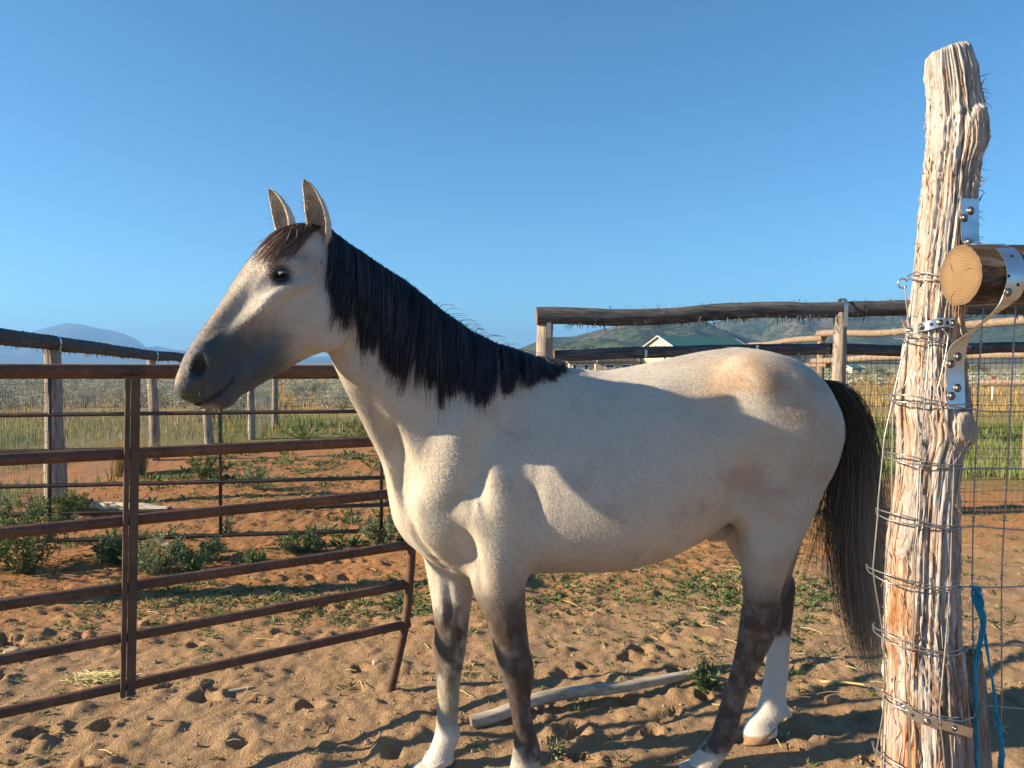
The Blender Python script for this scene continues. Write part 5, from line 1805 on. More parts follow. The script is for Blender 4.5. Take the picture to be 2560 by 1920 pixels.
ku = np.where(hr.random(N) < 0.75, 0.62, 0.05)
au = ru * (1 - ku) + clu[ci] * ku
tpu = np.interp(au, tr, tu) + cj[ci, 0] * 10 + hr.normal(0, 6.0, N)
rv = np.interp(ru, cu, cv)
lenf = np.clip(1.02 + 0.10 * cj[ci, 1] - np.abs(hr.normal(0, 0.19, N)), 0.3, 1.2)
lenf = lenf + np.where(hr.random(N) < 0.10, hr.uniform(0, 0.22, N), 0)
tpv = rv + (np.interp(au, tr, tv) - rv) * lenf
tip = march(tpu, tpv)
bad = np.isnan(tip).any(1)
ok_ = np.where(~bad)[0]
ru, root, tip, tpu, tpv, ci = ru[ok_], root[ok_], tip[ok_], tpu[ok_], tpv[ok_], ci[ok_]
N = len(ru)
tt = np.linspace(0, 1, M)
rise = np.interp(tt, [0, 0.1, 0.25, 1], [0, 0.012, 0.0, 0])
P = root[:, None, :] * (1 - tt)[None, :, None] + tip[:, None, :] * tt[None, :, None]
sag = np.sin(tt * math.pi)[None, :, None] * (hr.normal(0, 0.004, (N, 1, 1)) * np.array([1.0, 0, 0])[None, None, :])
P = P + sag
P[:, :, 2] += rise[None, :] * hr.uniform(0.4, 1.6, N)[:, None]
layer = hr.uniform(0.003, 0.026, N)[:, None] * np.interp(tt, [0, 0.15, 0.7, 1], [0.35, 1.0, 0.9, 0.45])[None, :]
P = push_out(P.reshape(-1, 3), layer.reshape(-1)).reshape(N, M, 3)
wav = np.sin(tt[None, :] * hr.uniform(4, 9, N)[:, None] + hr.uniform(0, 6, N)[:, None]) * 0.0014 * tt[None, :]
P[:, :, 0] += wav
for _ in range(2):
    P[:, 1:-1] = 0.25 * P[:, :-2] + 0.5 * P[:, 1:-1] + 0.25 * P[:, 2:]
sh = np.clip(hr.random(N) ** 2.2 * 0.9, 0, 1)
strands('mane', M_mane, P, hr.uniform(0.0006, 0.0014, N), sh)

# loose hairs curling up along the crest near the withers
N2 = 46
ru2 = hr.uniform(1080, 1390, N2)
rt = neck_pt(ru2, np.interp(ru2, cu, cv), np.interp(ru2, cu, cd))
hh = hr.uniform(0.004, 0.018, N2); dx = hr.uniform(0.0, 0.07, N2)
Pc = np.stack([rt, rt + np.stack([dx * 0.3, -0.008 + 0 * dx, hh], 1), rt + np.stack([dx * 0.8, -0.02 + 0 * dx, hh * 0.9], 1), rt + np.stack([dx, -0.05 + 0 * dx, hh * 0.1], 1)], 1)
Pc = np.stack([spline(p, 9) for p in Pc])
strands('mane_flyaway', M_mane, Pc, np.full(N2, 0.0007), hr.random(N2) * 0.9)

# forelock between the ears
N = 700
a_ = hr.random(N)
fr0 = head_at(np.interp(a_, [0, 1], [742, 800]), np.interp(a_, [0, 1], [566, 566]), 0) + hr.normal(0, 1, (N, 1)) * HL[None, :] * 0.022
b_ = np.clip(hr.beta(1.5, 1.2, N), 0, 1)
fu = np.interp(b_, [0, 0.35, 0.7, 1], [628, 672, 715, 752]) + hr.normal(0, 6, N)
fv = np.interp(b_, [0, 0.35, 0.7, 1], [640, 652, 640, 606]) + hr.normal(0, 8, N)
ft = march(fu, fv)
okk = ~np.isnan(ft).any(1)
far_tip = head_at(np.full(N, 640.0), np.full(N, 625.0), 0.03) + hr.normal(0, 0.012, (N, 3))
ft = np.where(okk[:, None], ft, far_tip)
le = np.clip(hr.normal(0.9, 0.16, N), 0.4, 1.15)
ft = fr0 + (ft - fr0) * le[:, None]
P = fr0[:, None, :] * (1 - tt)[None, :, None] + ft[:, None, :] * tt[None, :, None]
lay = hr.uniform(0.003, 0.016, N)[:, None] * np.interp(tt, [0, 0.3, 1], [0.4, 1, 0.5])[None, :]
P = push_out(P.reshape(-1, 3), lay.reshape(-1)).reshape(N, M, 3)
for _ in range(2):
    P[:, 1:-1] = 0.25 * P[:, :-2] + 0.5 * P[:, 1:-1] + 0.25 * P[:, 2:]
strands('forelock', M_fore, P, hr.uniform(0.0008, 0.0017, N), np.clip(tt[None, :] * 0.55 + hr.random(N)[:, None] * 0.5, 0, 1))

# pale hair lining the ears
for e_, nE in ((e1, 260), (e2, 200)):
    inn = np.where((e_[2] == 1) & (e_[3] > 0.04) & (e_[3] < 0.75))[0]
    pk = e_[0][hr.choice(inn, nE)] + hr.normal(0, 0.003, (nE, 3))
    opn = (fwd * 0.7 - HL * 0.55); upv = np.array([0, 0, 1.0])
    dd = opn[None, :] * hr.uniform(0.2, 1.0, (nE, 1)) + upv[None, :] * hr.uniform(0.1, 0.9, (nE, 1)) + hr.normal(0, 0.35, (nE, 3))
    dd /= np.linalg.norm(dd, axis=1, keepdims=True)
    LL = hr.uniform(0.012, 0.030, (nE, 1))
    strands('ear_hair', M_tail, np.stack([pk, pk + dd * LL * 0.55, pk + dd * LL + np.array([0, 0, 0.004])], 1), np.full(nE, 0.0007), np.clip(hr.normal(0.85, 0.15, nE), 0, 1))

# tail
N = 5200; M = 22
pc = np.array([(2036, 948, 6), (2072, 962, 16), (2105, 1010, 30), (2128, 1090, 40), (2138, 1190, 54), (2140, 1300, 74), (2152, 1420, 88), (2164, 1540, 78), (2174, 1640, 54), (2182, 1705, 30)], float)
S = spline(pc, 60)
sl = np.clip(hr.normal(0, 0.52, N), -1.25, 1.15)
nclt = 70
cs = hr.normal(0.05, 0.6, nclt)
cid = hr.integers(0, nclt, N)
q_end = np.clip(hr.beta(2.6, 1.5, N) * 1.0 - 0.12 * np.abs(sl), 0.25, 1.0)
tt = np.linspace(0, 1, M)
Pt = np.zeros((N, M, 3))
yo = hr.normal(0, 0.035, N)
tone = np.zeros((N, M))
for k in range(M):
    q = tt[k] * q_end
    pu = np.interp(q, np.linspace(0, 1, 60), S[:, 0]); pv = np.interp(q, np.linspace(0, 1, 60), S[:, 1]); ph = np.interp(q, np.linspace(0, 1, 60), S[:, 2])
    mixc = 0.55 * sstep(0.25, 0.9, tt[k])
    sk = sl * (1 - mixc) + cs[cid] * mixc
    uu = pu + sk * ph + np.sin(tt[k] * 5 + cid) * 3 * tt[k]
    Pt[:, k] = np.stack([body_at(a, b, 0.0) for a, b in [(uu, pv)]][0], 0) if False else body_at(uu, pv, 0.02)
    Pt[:, k, 1] += yo * np.interp(tt[k], [0, 0.2, 1], [0.3, 1, 1.2])
    tone[:, k] = np.clip(0.20 + 0.95 * sstep(0.18, 0.70, q) * (0.62 + 0.38 * np.tanh(3 * (sk + 0.15))) + hr.random(N) * 0.02, 0, 1)
tone = np.clip(tone + (hr.random(N) ** 2 * 0.35)[:, None] * (0.3 + tt[None, :]), 0, 1)
Pt = push_out(Pt.reshape(-1, 3), np.full(N * M, 0.003), 3).reshape(N, M, 3)
for _ in range(2):
    Pt[:, 1:-1] = 0.25 * Pt[:, :-2] + 0.5 * Pt[:, 1:-1] + 0.25 * Pt[:, 2:]
# long wisps blown forward under the buttock
Nw = 130
wu0 = hr.uniform(2060, 2110, Nw); e_ = hr.uniform(1250, 1500, Nw)
Pw = np.zeros((Nw, M, 3))
xe = hr.uniform(1965, 2090, Nw)
for k in range(M):
    a = tt[k]
    Pw[:, k] = body_at(wu0 + (xe - wu0) * a ** 1.7 + np.sin(a * 3 + xe) * 4, 1080 + (e_ + 40 - 1080) * a, 0.05)
    Pw[:, k, 1] += 0.02 * np.sin(xe)
tone_w = np.clip(0.25 + 0.4 * tt[None, :] * hr.random(Nw)[:, None], 0, 1)
V1 = np.concatenate([Pt, Pw]); 
strands('tail', M_tail, V1, np.concatenate([hr.uniform(0.0006, 0.0015, N), hr.uniform(0.0005, 0.0009, Nw)]), np.concatenate([tone, tone_w]))
# dock under the tail hair
mb = MB()
mb.tube(body_at(np.array([2030., 2062, 2090, 2106]), np.array([955., 975, 1020, 1080]), 0.02), [0.035, 0.032, 0.026, 0.012], 12)
V, F = mb.arrays()
mesh('dock', V, F, M_mane, horse, True, attrs={'shade': np.full(len(V), 0.4)})

# whiskers on the muzzle
Nk = 14
wu = hr.uniform(478, 560, Nk); wv = hr.uniform(950, 1012, Nk)
w0 = march(wu, wv); okk = ~np.isnan(w0).any(1); w0 = w0[okk]
g_ = fgrad(w0)
Pk = np.stack([w0, w0 + g_ * 0.012 + np.array([0, 0, -0.003]), w0 + g_ * 0.022 + np.array([0, 0, -0.012])], 1)
V, Q = tubes(Pk, np.full(Pk.shape[:2], 0.0003), 3)
mesh('whiskers', V, Q, M_tail, horse, attrs={'shade': np.full(len(V), 0.7)})
# ------------------------------------------------------------------ plants
pl = np.random.default_rng(404)
def leaves(pos, dirn, ln, wd, g):
    """kite-shaped leaves: pos, dirn (n,3), ln, wd (n) -> verts, quads"""
    n = len(pos)
    dirn = dirn / (np.linalg.norm(dirn, axis=1, keepdims=True) + 1e-9)
    rnd = g.normal(0, 1, (n, 3))
    side = np.cross(dirn, rnd); side /= np.linalg.norm(side, axis=1, keepdims=True) + 1e-9
    up = np.cross(side, dirn)
    a = pos; b = pos + dirn * ln[:, None] * 0.45 + side * wd[:, None] * 0.5 + up * ln[:, None] * 0.08
    c = pos + dirn * ln[:, None] - up * ln[:, None] * 0.05; d = pos + dirn * ln[:, None] * 0.45 - side * wd[:, None] * 0.5 + up * ln[:, None] * 0.08
    V = np.stack([a, b, c, d], 1).reshape(-1, 3)
    return V, np.arange(4 * n).reshape(n, 4)

def bush_arrays(g, rx, rz, nsub, nleaf, ln, wd, upw=0.6):
    """rounded shrub of leafy shoots: verts, quads, shade"""
    P = []; D = []; S = []
    for k in range(nsub):
        a = g.uniform(0, 2 * math.pi); q = math.sqrt(g.random())
        c = np.array([math.cos(a) * q * rx * 0.72, math.sin(a) * q * rx * 0.72, rz * (0.30 + 0.5 * (1 - q * q) * g.uniform(0.6, 1.15))])
        rs = np.array([rx, rx, rz]) * g.uniform(0.22, 0.40)
        tone = g.uniform(0.1, 0.9)
        m = nleaf // nsub
        u = g.normal(0, 1, (m, 3)); u /= np.linalg.norm(u, axis=1, keepdims=True)
        rr_ = g.random(m) ** 0.4
        P.append(c + u * rs * rr_[:, None]); D.append(u + np.array([0, 0, upw])); S.append(np.clip(tone + g.normal(0, 0.18, m), 0, 1))
    P = np.concatenate(P); D = np.concatenate(D); S = np.concatenate(S)
    P[:, 2] = np.maximum(P[:, 2], 0.02)
    V, Q = leaves(P, D, ln * g.uniform(0.6, 1.4, len(P)), wd * g.uniform(0.7, 1.3, len(P)), g)
    return V, Q, np.repeat(S, 4)

M_sage = leafmat('sage_leaf', (0.20, 0.215, 0.155), (0.50, 0.51, 0.40), 0.8, 0.12)
M_sagew = simple('sage_wood', (0.07, 0.055, 0.04), (0.15, 0.12, 0.09), 30, 0.9)
M_weed = leafmat('weed_leaf', (0.06, 0.105, 0.035), (0.22, 0.27, 0.11), 0.7, 0.25)
M_weedd = leafmat('dark_weed_leaf', (0.05, 0.085, 0.04), (0.15, 0.20, 0.09), 0.7, 0.2)
M_weedp = leafmat('pale_weed_leaf', (0.14, 0.18, 0.085), (0.33, 0.36, 0.20), 0.7, 0.25)
M_gg = leafmat('green_grass', (0.08, 0.125, 0.035), (0.27, 0.31, 0.10), 0.7, 0.3)
M_tg = leafmat('dry_grass', (0.27, 0.175, 0.065), (0.54, 0.40, 0.185), 0.8, 0.3)

# sagebrush: six shrub shapes, the nearest 300 are individuals
shapes = []
for k in range(6):
    g = np.random.default_rng(500 + k)
    V, Q, S = bush_arrays(g, 0.5, g.uniform(0.55, 0.75), 16, 620, 0.075, 0.030)
    me_o = mesh('foliage', V, Q, M_sage, None, False, attrs={'shade': S})
    mb = MB()
    for q in range(5):
        a = g.uniform(0, 6.28)
        mb.tube([[0, 0, -0.06], [0.1 * math.cos(a), 0.1 * math.sin(a), 0.15], [0.3 * math.cos(a), 0.3 * math.sin(a), 0.42]], [0.022, 0.015, 0.006], 5)
    st_o = mb.build('stem', M_sagew)
    shapes.append((me_o.data, st_o.data))
    bpy.data.objects.remove(me_o); bpy.data.objects.remove(st_o)
spots = []
tries = 0
while len(spots) < 2600 and tries < 60000:
    tries += 1
    d = 15.5 + 150 * pl.random() ** 1.55
    az = pl.uniform(-40, 40)
    x = d * math.tan(R(az)); y = d
    left = az < -9
    if left:
        dens = sstep(20, 30, d + 3 * (vnoise(x * 0.3, y * 0.3, 7)))
        if -19 < az < -9: dens *= 0.16 + 0.55 * float(vnoise(x * 0.22, y * 0.22, 12) > 0.02)
    else:
        dens = 0.75 * sstep(34, 60, d) * (0.25 + (vnoise(x * 0.12, y * 0.12, 9) > -0.05))
    if pl.random() > dens: continue
    sz = pl.uniform(0.6, 1.25) * (1.0 if left else 0.85)
    spots.append((x, y, sz, d))
spots += [(-3.55, 21.5, 1.25, 21.5), (-4.7, 23.5, 1.0, 23.5), (-2.9, 24.0, 1.15, 24), (-4.1, 27.5, 1.2, 27.5), (-2.2, 28.0, 1.0, 28), (5.9, 13.2, 0.55, 13.2), (6.6, 15.5, 0.6, 15.5)]
spots.sort(key=lambda s: s[3] / s[2])
for k, (x, y, sz, d) in enumerate(spots[:300]):
    o = empty('sagebrush', (x, y, float(ground_h(x, y)[0]) - 0.03))
    o.scale = (sz * pl.uniform(0.9, 1.3), sz * pl.uniform(0.9, 1.3), sz)
    o.rotation_euler = (0, 0, pl.uniform(0, 6.28))
    fm, sm2 = shapes[k % 6]
    for nm, dt in (('foliage', fm), ('stem', sm2)):
        c_ = bpy.data.objects.new(nm, dt); COL.objects.link(c_); c_.parent = o
    tag(o, 'grey-green sagebrush bush growing in the open field beyond the fences', 'shrub', 'sagebrush in the field')
VV = []; QQ = []; SS = []; n0 = 0
lowp = []
for k in range(5):
    g = np.random.default_rng(520 + k)
    lowp.append(bush_arrays(g, 0.55, g.uniform(0.5, 0.7), 10, 90, 0.17, 0.11))
for (x, y, sz, d) in spots[300:]:
    V, Q, S = lowp[int(pl.integers(5))]
    a = pl.uniform(0, 6.28); c_, s_ = math.cos(a), math.sin(a)
    W = V @ np.array([[c_, s_, 0], [-s_, c_, 0], [0, 0, 1]]) * sz + np.array([x, y, -0.02])
    VV.append(W); QQ.append(Q + n0); SS.append(np.clip(S + pl.normal(0, 0.08), 0, 1)); n0 += len(W)
tag(mesh('far_sagebrush', np.concatenate(VV), np.concatenate(QQ), M_sage, None, False, attrs={'shade': np.concatenate(SS)}), 'mass of sagebrush covering the plain towards the mountains', 'sagebrush', kind='stuff')

# grass: blades as thin bent triangles
def blades(x, y, h, w, g, lean=0.35):
    n = len(x)
    z = np.zeros(n)
    a = g.uniform(0, 2 * math.pi, n); b = g.uniform(0, 2 * math.pi, n)
    base = np.stack([x, y, z - 0.02], 1)
    sd_ = np.stack([np.cos(a), np.sin(a), 0 * a], 1) * (w / 2)[:, None]
    le = np.stack([np.cos(b), np.sin(b), 0 * b], 1) * (h * g.uniform(0.05, lean, n))[:, None]
    m = base + le * 0.35 + np.stack([0 * h, 0 * h, h * 0.6], 1)
    tp = base + le + np.stack([0 * h, 0 * h, h], 1)
    V = np.stack([base - sd_, base + sd_, m + sd_ * 0.7, m - sd_ * 0.7, tp], 1).reshape(-1, 3)
    i = np.arange(n) * 5
    return V, np.stack([i, i + 1, i + 2, i + 3], 1), np.stack([i + 3, i + 2, i + 4], 1)
def grass(name, label, mat, n, d0, d1, az0, az1, h0, h1, w0, maskf, seed):
    g = np.random.default_rng(seed)
    d = d0 + (d1 - d0) * g.random(n) ** 1.3
    x = d * np.tan(R(1) * g.uniform(az0, az1, n)); y = d
    keep = g.random(n) < maskf(x, y, d)
    x, y, d = x[keep], y[keep], d[keep]
    h = g.uniform(h0, h1, len(x)) * (0.7 + 0.8 * (vnoise(x * 1.3, y * 1.3, seed) + 0.5))
    V, Q, T = blades(x, y, h, w0 * (0.7 + d / 22), g)
    V[:, 2] += np.repeat(base_height(x, y), 5)
    sh_ = np.clip(0.5 + 0.9 * vnoise(x * 0.8, y * 0.8, seed + 3) + g.normal(0, 0.18, len(x)), 0, 1)
    return tag(mesh(name, V, [Q, T], mat, None, False, attrs={'shade': np.repeat(sh_, 5)}), label, 'grass', kind='stuff')
def outside(x, y):
    """beyond the corral fences"""
    nz0 = 1.2 * vnoise(x * 0.7, y * 0.7, 15) + 0.5 * vnoise(x * 3, y * 3, 16)
    x = x + nz0; y = y + 2.0 * nz0
    l = (x < -4.75 - 0.16 * (y - 7.5)) & (y < 14.6)
    back = y > np.where(x < -1.0, 14.6 + 0.30 * np.maximum(x + 5.4, 0) * 3, 9.6)
    return (l | back).astype(float)
grass('field_grass', 'green grass and weeds growing along and behind the wire fences', M_gg, 110000, 7.5, 24, -38, 40, 0.06, 0.21, 0.013,
      lambda x, y, d: outside(x, y) * np.clip(0.25 + 1.6 * (vnoise(x * 0.5, y * 0.5, 88) + 0.15), 0, 1) * (1 - sstep(17, 23, d)), 701)
grass('dry_field_grass', 'dry golden grass between the sagebrush bushes in the field', M_tg, 70000, 12, 70, -38, 40, 0.12, 0.34, 0.014,
      lambda x, y, d: outside(x, y) * np.clip(0.15 + 1.8 * (vnoise(x * 0.25, y * 0.25, 89) + 0.1), 0, 1) * sstep(13, 21, d), 702)

# weeds inside the corral: small sprigs in the soil
def sprigs(name, label, mat, n, xf, yf, size, nl, seed, maskf, flat=0.5):
    g = np.random.default_rng(seed)
    P = []; D = []; S = []; Ls = []
    cnt = 0
    while cnt < n:
        y = g.uniform(*yf) if True else 0; x = g.uniform(-0.72, 0.72) * y if xf is None else g.uniform(*xf)
        if g.random() > maskf(x, y): cnt += 0.15; continue
        cnt += 1
        sz = size * g.uniform(0.45, 1.3)
        a = g.uniform(0, 2 * math.pi, nl)
        u = np.stack([np.cos(a), np.sin(a), np.abs(g.normal(flat, 0.4, nl))], 1)
        p0 = np.stack([x + np.cos(a) * sz * g.random(nl), y + np.sin(a) * sz * g.random(nl), np.zeros(nl)], 1)
        P.append(p0); D.append(u); S.append(np.clip(g.uniform(0.1, 0.9) + g.normal(0, 0.15, nl), 0, 1)); Ls.append(sz * g.uniform(0.5, 1.1, nl))
    P = np.concatenate(P); D = np.concatenate(D); S = np.concatenate(S); Ls = np.concatenate(Ls)
    P[:, 2] = ground_h(P[:, 0], P[:, 1]) + 0.002
    V, Q = leaves(P, D, Ls, Ls * 0.36, g)
    return tag(mesh(name, V, Q, mat, None, False, attrs={'shade': np.repeat(S, 4)}), label, 'weeds', kind='stuff')
def inside_pen(x, y): return 1.0 if not outside(np.array([x]), np.array([y]))[0] else 0.0
sprigs('low_weeds', 'tiny green weeds dotted over the bare corral soil', M_weed, 3400, None, (2.6, 10.5), 0.032, 10, 711,
       lambda x, y: inside_pen(x, y) * min(1.0, 0.10 + 0.75 * float(sstep(3.2, 5.0, y))) * (0.25 + 1.5 * max(0.0, float(vnoise(x * 0.9, y * 0.9, 31)) + 0.1)))
sprigs('low_weeds.001', 'mat of low green weeds along the foot of the back panel', M_weed, 1300, (-2.6, 2.6), (4.35, 5.6), 0.036, 11, 712,
       lambda x, y: math.exp(-((y - 4.95 - 0.05 * x) / 0.35) ** 2) * (0.3 + 1.4 * max(0.0, float(vnoise(x * 1.3, y * 1.3, 37)) + 0.2)))
sprigs('low_weeds.002', 'knee-low green weeds scattered over the red soil behind the panel', M_weed, 420, (-5.2, 1.2), (6.2, 13.0), 0.085, 16, 714,
       lambda x, y: inside_pen(x, y) * (0.15 + 1.6 * max(0.0, float(vnoise(x * 0.8, y * 0.8, 35)) + 0.05)), 0.8)
sprigs('dry_litter', 'dry stems and litter trampled into the soil', M_tg, 800, None, (2.3, 9.5), 0.028, 4, 713, lambda x, y: inside_pen(x, y) * (0.3 + max(0.0, float(vnoise(x * 1.1, y * 1.1, 39)))), 0.12)

# single weeds one can point to
def weed(label, u, v, hpx, wpx, mat, n, seed, name='weed', spiky=0.7, leaf=0.030, stems=9):
    g = np.random.default_rng(seed)
    d = CAM_H * FPX / (v - 908.0)
    x = (u - 1280) / FPX * d
    H = hpx * d / FPX; W = wpx * d / FPX / 2 * 1.2
    n = int(n * 2.4); leaf = leaf * 1.25; stems = int(stems * 1.8)
    o = empty(name, (x, d, float(ground_h(x, d)[0])))
    P = []; D = []; S = []; ST = []
    for k in range(stems):
        a = g.uniform(0, 2 * math.pi); q = g.uniform(0.15, 1.0) ** 0.7
        tip = np.array([math.cos(a) * q * W, math.sin(a) * q * W, H * (1 - 0.45 * q * q) * g.uniform(0.75, 1.12)])
        C_ = spline(np.array([[0, 0, -0.02], [tip[0] * 0.5, tip[1] * 0.5, tip[2] * 0.42], tip]), 8)
        ST.append(C_)
        m = n // stems
        s_ = 0.12 + 0.88 * g.beta(1.5, 0.9, m)
        p = np.stack([np.interp(s_, np.linspace(0, 1, 8), C_[:, c]) for c in range(3)], 1) + g.normal(0, 0.012, (m, 3))
        P.append(p); D.append(g.normal(0, 1, (m, 3)) + np.array([0, 0, spiky])); S.append(np.clip(g.uniform(0.2, 0.8) + g.normal(0, 0.2, m), 0, 1))
    P = np.concatenate(P); D = np.concatenate(D); S = np.concatenate(S)
    P[:, 2] = np.maximum(P[:, 2], 0.004)
    V, Q = leaves(P, D, leaf * g.uniform(0.6, 1.4, len(P)), leaf * 0.36 * g.uniform(0.7, 1.3, len(P)), g)
    mesh('leaves', V, Q, mat, o, False, attrs={'shade': np.repeat(S, 4)})
    V, Q = tubes(np.array(ST), np.full((stems, 8), 0.0028) * np.linspace(1, 0.35, 8)[None, :], 4)
    mesh('stems', V, Q, M_sagew, o)
    return tag(o, label, 'weed')
weed('large bushy grey-green weed at the left edge below the dark panel', 62, 1432, 185, 230, M_weed, 900, 801, stems=16)
weed('second bushy weed at the far left edge, smaller and darker', -40, 1425, 170, 160, M_weed, 500, 817, stems=12)
weed('tall pale weed just right of the gate upright', 385, 1436, 105, 130, M_weedp, 420, 802, stems=11, spiky=1.2)
weed('dark low weed just left of the gate upright', 288, 1412, 58, 120, M_weedd, 420, 803)
weed('pale sprig rising from the dark weed by the gate upright', 272, 1402, 62, 50, M_weedp, 110, 804, stems=5)
weed('dark spreading weed on the soil between gate upright and chest', 492, 1402, 52, 130, M_weedd, 520, 805)
weed('small green weed in front of the dark spreading one', 480, 1434, 44, 70, M_weed, 200, 806)
weed('dark cushion weed under the back panel, right of the others', 748, 1386, 44, 110, M_weedd, 520, 807)
weed('pale leafy weed behind the chest under the panel end', 952, 1366, 78, 100, M_weedp, 480, 808, stems=12)
weed('slim pale weed stalk at the foot of the middle panel upright', 557, 1336, 46, 22, M_weedp, 80, 809, stems=4)
weed('green weed clump behind the panel, below the chin', 640, 1228, 52, 110, M_weedp, 460, 810)
weed('wide green weed clump further left behind the panel', 498, 1200, 58, 130, M_weed, 620, 811)
weed('green weed at the foot of the nearest left fence post', 160, 1302, 72, 90, M_weed, 380, 812)
weed('green weed left of the nearest left fence post', 60, 1322, 80, 140, M_weed, 460, 813)
weed('low green weed mat in front of the panel, left of the chest', 632, 1412, 26, 70, M_weed, 200, 814, spiky=0.3)
weed('scraggly weed at the far end of the fallen pole', 1768, 1735, 68, 56, M_weed, 190, 815, stems=6, leaf=0.022)
weed('dry sprout in the soil in front of the forelegs', 1390, 1905, 52, 44, M_weedp, 46, 816, stems=6, leaf=0.020)
weed('low green weed behind the panel near the chest', 900, 1105, 36, 120, M_weed, 420, 818)
weed('green weed strip plant by the back fence under the jaw', 760, 1100, 36, 150, M_weed, 460, 819)
weed('green weed left of the tan grass tuft', 190, 1290, 56, 60, M_weed, 240, 820)

# tan bunch grass by the fence
def tuft(label, u, v, hpx, wpx, n, seed):
    g = np.random.default_rng(seed)
    d = CAM_H * FPX / (v - 908.0); x = (u - 1280) / FPX * d
    H = hpx * d / FPX; W = wpx * d / FPX / 2
    a = g.uniform(0, 6.28, n); q = np.sqrt(g.random(n)) * W * 0.6
    V, Q, T = blades(np.cos(a) * q, np.sin(a) * q, H * g.uniform(0.5, 1.0, n), np.full(n, 0.007), g, 0.9)
    o = mesh('bunch_grass', V, [Q, T], M_tg, None, False, attrs={'shade': np.repeat(g.random(n), 5)}, loc=(x, d, 0))
    return tag(o, label, 'grass tuft')
tuft('round tuft of tan dry grass behind the gate upright', 318, 1188, 112, 130, 900, 831)
tuft('small yellow dry tuft right of the dark weed behind the chest', 935, 1100, 60, 130, 500, 832)

# dark junipers and shrubs near the houses
def juniper(label, u, d, hpx, wpx, seed):
    g = np.random.default_rng(seed)
    x = (u - 1280) / FPX * d; H = hpx * d / FPX; W = wpx * d / FPX / 2
    o = empty('juniper', (x, d, 0))
    V, Q, S = bush_arrays(g, W, H, 22, 900, H * 0.10, H * 0.06)
    mesh('crown', V, Q, M_weedd, o, False, attrs={'shade': S})
    mb = MB(); mb.tube([[0, 0, -0.2], [0, 0, H * 0.6]], [H * 0.05, H * 0.02], 6); mb.build('trunk', M_sagew, o)
    return tag(o, label, 'tree')
juniper('small green tree between the tan house and the barn', 1606, 112, 34, 34, 841)
juniper('dark juniper in the field right of the tail', 2190, 85, 26, 60, 842)
juniper('dark juniper beyond the tan pole fence, far right', 2440, 90, 30, 70, 843)
juniper('dark juniper left of the tiny green roofed shed', 2092, 110, 26, 40, 844)

# ------------------------------------------------------------------ things lying on the ground
def ground_pt(u, v):
    d = CAM_H * FPX / (v - 908.0)
    x = (u - 1280) / FPX * d
    return np.array([x, d, float(ground_h(x, d)[0])])
M_grey = barkmat('weathered_pole', (0.26, 0.22, 0.17), (0.48, 0.42, 0.34), (0.64, 0.58, 0.49), 9, (0.1, 1, 1), bd=0.006)
a = np.array([-0.178, 3.16, 0.035]); b = np.array([0.90, 3.60, 0.045])
fp_o = empty('fallen_pole', tuple(a)); tag(fp_o, 'weathered grey pole lying on the soil between the legs', 'pole')
log_obj('shaft', a, b, 0.029, 0.019, 261, M_grey, fp_o, bow=0.02, amp=0.22, step=0.02, nth=18)
a = ground_pt(205, 1284) + np.array([0, 0, 0.05]); b = ground_pt(420, 1290) + np.array([0, 0, 0.05])
fp2 = empty('fallen_pole', tuple(a)); tag(fp2, 'pale bleached pole lying behind the dark panel at left', 'pole')
log_obj('shaft', a, b, 0.055, 0.05, 262, simple('bleached_wood', (0.42, 0.36, 0.28), (0.60, 0.53, 0.43), 12, 0.85), fp2, amp=0.2, nth=14)
def chip(label, u, v, L, W, H, rz, mat, seed, name='rock', cat='rock'):
    g = np.random.default_rng(seed)
    p = ground_pt(u, v)
    V, Q = uvsphere_s((0, 0, 0), 1.0, 12, 8)
    V = np.sign(V) * np.abs(V) ** 0.7
    V = V * (1 + 0.22 * fbm(V[:, 0] * 1.3 + seed, V[:, 1] * 1.3 + V[:, 2], seed, 2)[:, None])
    V = V * np.array([L / 2, W / 2, H / 2])
    c_, s_ = math.cos(rz), math.sin(rz)
    V = V @ np.array([[c_, s_, 0], [-s_, c_, 0], [0, 0, 1]])
    o = mesh(name, V, Q, mat, None, False, loc=tuple(p + np.array([0, 0, H * 0.28])))
    return tag(o, label, cat)
M_stone = simple('tan_stone', (0.34, 0.24, 0.15), (0.52, 0.41, 0.29), 14, 0.9, bump=0.4)
M_stone2 = simple('reddish_stone', (0.30, 0.16, 0.09), (0.44, 0.27, 0.17), 14, 0.9, bump=0.4)
chip('flat pale stone beside the tall pale weed', 418, 1372, 0.16, 0.10, 0.045, 0.2, M_stone, 1)
chip('reddish angular stone behind the far hind hoof', 2092, 1768, 0.075, 0.05, 0.045, 0.4, M_stone2, 2)
chip('short flat wood chip on the sand below the gate', 588, 1730, 0.14, 0.022, 0.014, 0.45, M_grey, 3, 'wood_chip', 'wood chip')
chip('small grey stone at the left edge below the gate', 18, 1640, 0.075, 0.05, 0.03, 0.1, M_stone, 4)
chip('brown stone by the gate upright', 352, 1565, 0.06, 0.04, 0.03, 0.7, M_stone2, 5)
chip('small pale stone left of the gate leg', 938, 1672, 0.045, 0.035, 0.03, 0.4, M_stone, 6)
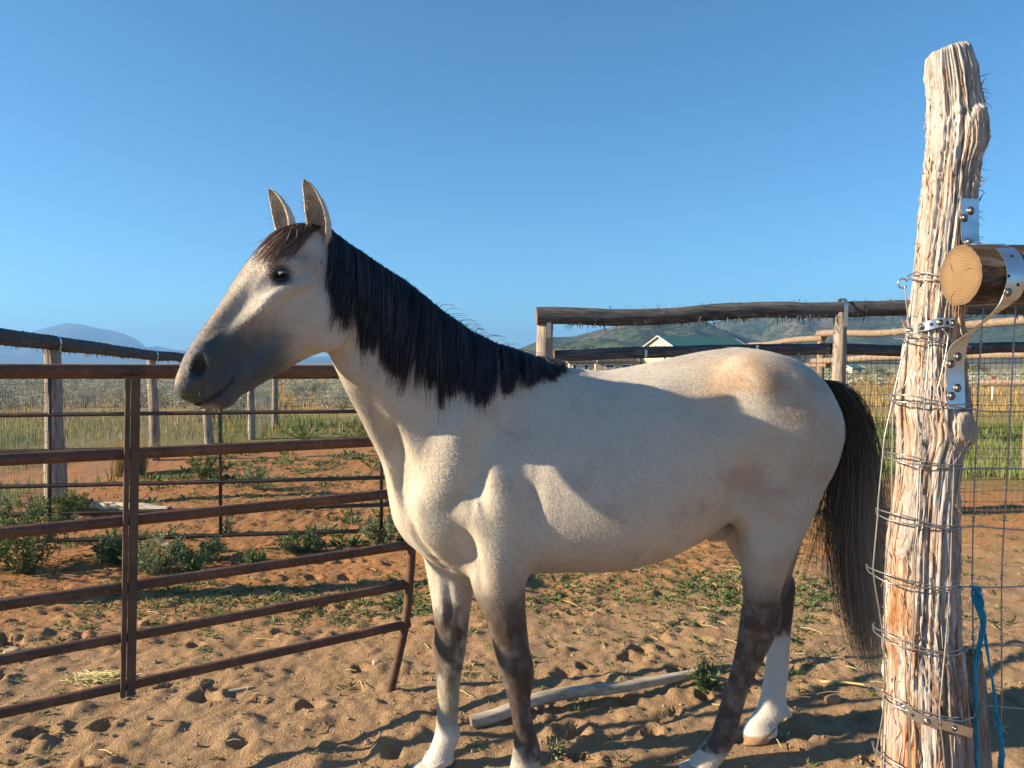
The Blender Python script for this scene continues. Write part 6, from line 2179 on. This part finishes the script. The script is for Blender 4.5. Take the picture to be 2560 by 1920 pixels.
# pebbles and clods
g = np.random.default_rng(900)
VV = []; QQ = []; n0 = 0
pv0, pq0 = uvsphere_s((0, 0, 0), 1.0, 6, 4)
for _ in range(2300):
    y = 2.2 + 6.5 * g.random() ** 1.6; x = g.uniform(-0.70, 0.70) * y
    s = g.uniform(0.002, 0.0065) * (1 if g.random() < 0.93 else 2.0)
    q = pv0 * s * g.uniform(0.6, 1.2, 3) * (1 + g.normal(0, 0.12, (len(pv0), 1)))
    VV.append(q + np.array([x, y, 0])); QQ.append(pq0 + n0); n0 += len(pv0)
V = np.concatenate(VV)
cen = V.reshape(-1, len(pv0), 3).mean(1)
V[:, 2] += np.repeat(ground_h(cen[:, 0], cen[:, 1]) + 0.003, len(pv0))
tag(mesh('pebbles', V, np.concatenate(QQ), simple('pebble', (0.28, 0.18, 0.11), (0.50, 0.36, 0.24), 9, 0.9, kind='Object'), None, False), 'pebbles and dirt clods strewn over the corral soil', 'pebbles', kind='stuff')
# straw
P = []
for _ in range(150):
    right = g.random() < 0.6
    y = g.uniform(2.9, 6.5); x = g.uniform(0.25, 0.70) * y if right else g.uniform(-0.6, 0.4) * y
    a = g.uniform(0, 3.14); L = g.uniform(0.03, 0.14)
    h = float(ground_h(x, y)[0]) + 0.012
    P.append([[x, y, h], [x + math.cos(a) * L / 2, y + math.sin(a) * L / 2, h + 0.006], [x + math.cos(a) * L, y + math.sin(a) * L, h]])
a0, b0 = ground_pt(2062, 1722), ground_pt(2172, 1738)
for k in range(5): P.append([a0 + [0, k * 0.006, 0.015], (a0 + b0) / 2 + [0, k * 0.004, 0.022], b0 + [0, k * 0.005, 0.015]])
V, Q = tubes(np.array(P), np.full((len(P), 3), 0.0022), 4)
tag(mesh('straw', V, Q, simple('straw', (0.50, 0.36, 0.14), (0.66, 0.52, 0.25), 20, 0.7), None, True), 'loose yellow straws scattered on the ground', 'straw', kind='stuff')
# white stake with an orange top far out in the field
p = ground_pt(2482, 1000)
stk = empty('marker_stake', tuple(p)); tag(stk, 'small white stake with an orange top in the field at far right', 'stake')
mb = MB(); mb.tube([[0, 0, -0.1], [0, 0, 0.62]], 0.035, 8); mb.build('shaft', M_trim, stk)
mb = MB(); mb.box((0, -0.01, 0.80), (0.09, 0.04, 0.20)); mb.build('top', simple('faded_orange', (0.42, 0.12, 0.05), (0.55, 0.18, 0.08), 9), stk, False)
# yellow net wad
p = ground_pt(240, 1704)
g = np.random.default_rng(911)
ny = empty('twine_wad', tuple(p)); tag(ny, 'tangled wad of pale yellow twine on the sand behind the gate', 'twine')
P = []
for k in range(46):
    s_ = np.linspace(0, 1, 24)
    ph = g.uniform(0, 6.28, 3); fq = g.uniform(3, 9, 3)
    c_ = g.normal(0, 1, 3) * np.array([0.055, 0.02, 0.0])
    P.append(np.stack([c_[0] + 0.055 * np.sin(fq[0] * s_ + ph[0]), c_[1] + 0.03 * np.sin(fq[1] * s_ + ph[1]), 0.022 + 0.016 * np.sin(fq[2] * s_ + ph[2])], 1))
V, Q = tubes(np.array(P), np.full((46, 24), 0.0017), 4)
mesh('strands', V, Q, simple('yellow_twine', (0.55, 0.47, 0.16), (0.72, 0.66, 0.36), 30, 0.6), ny)
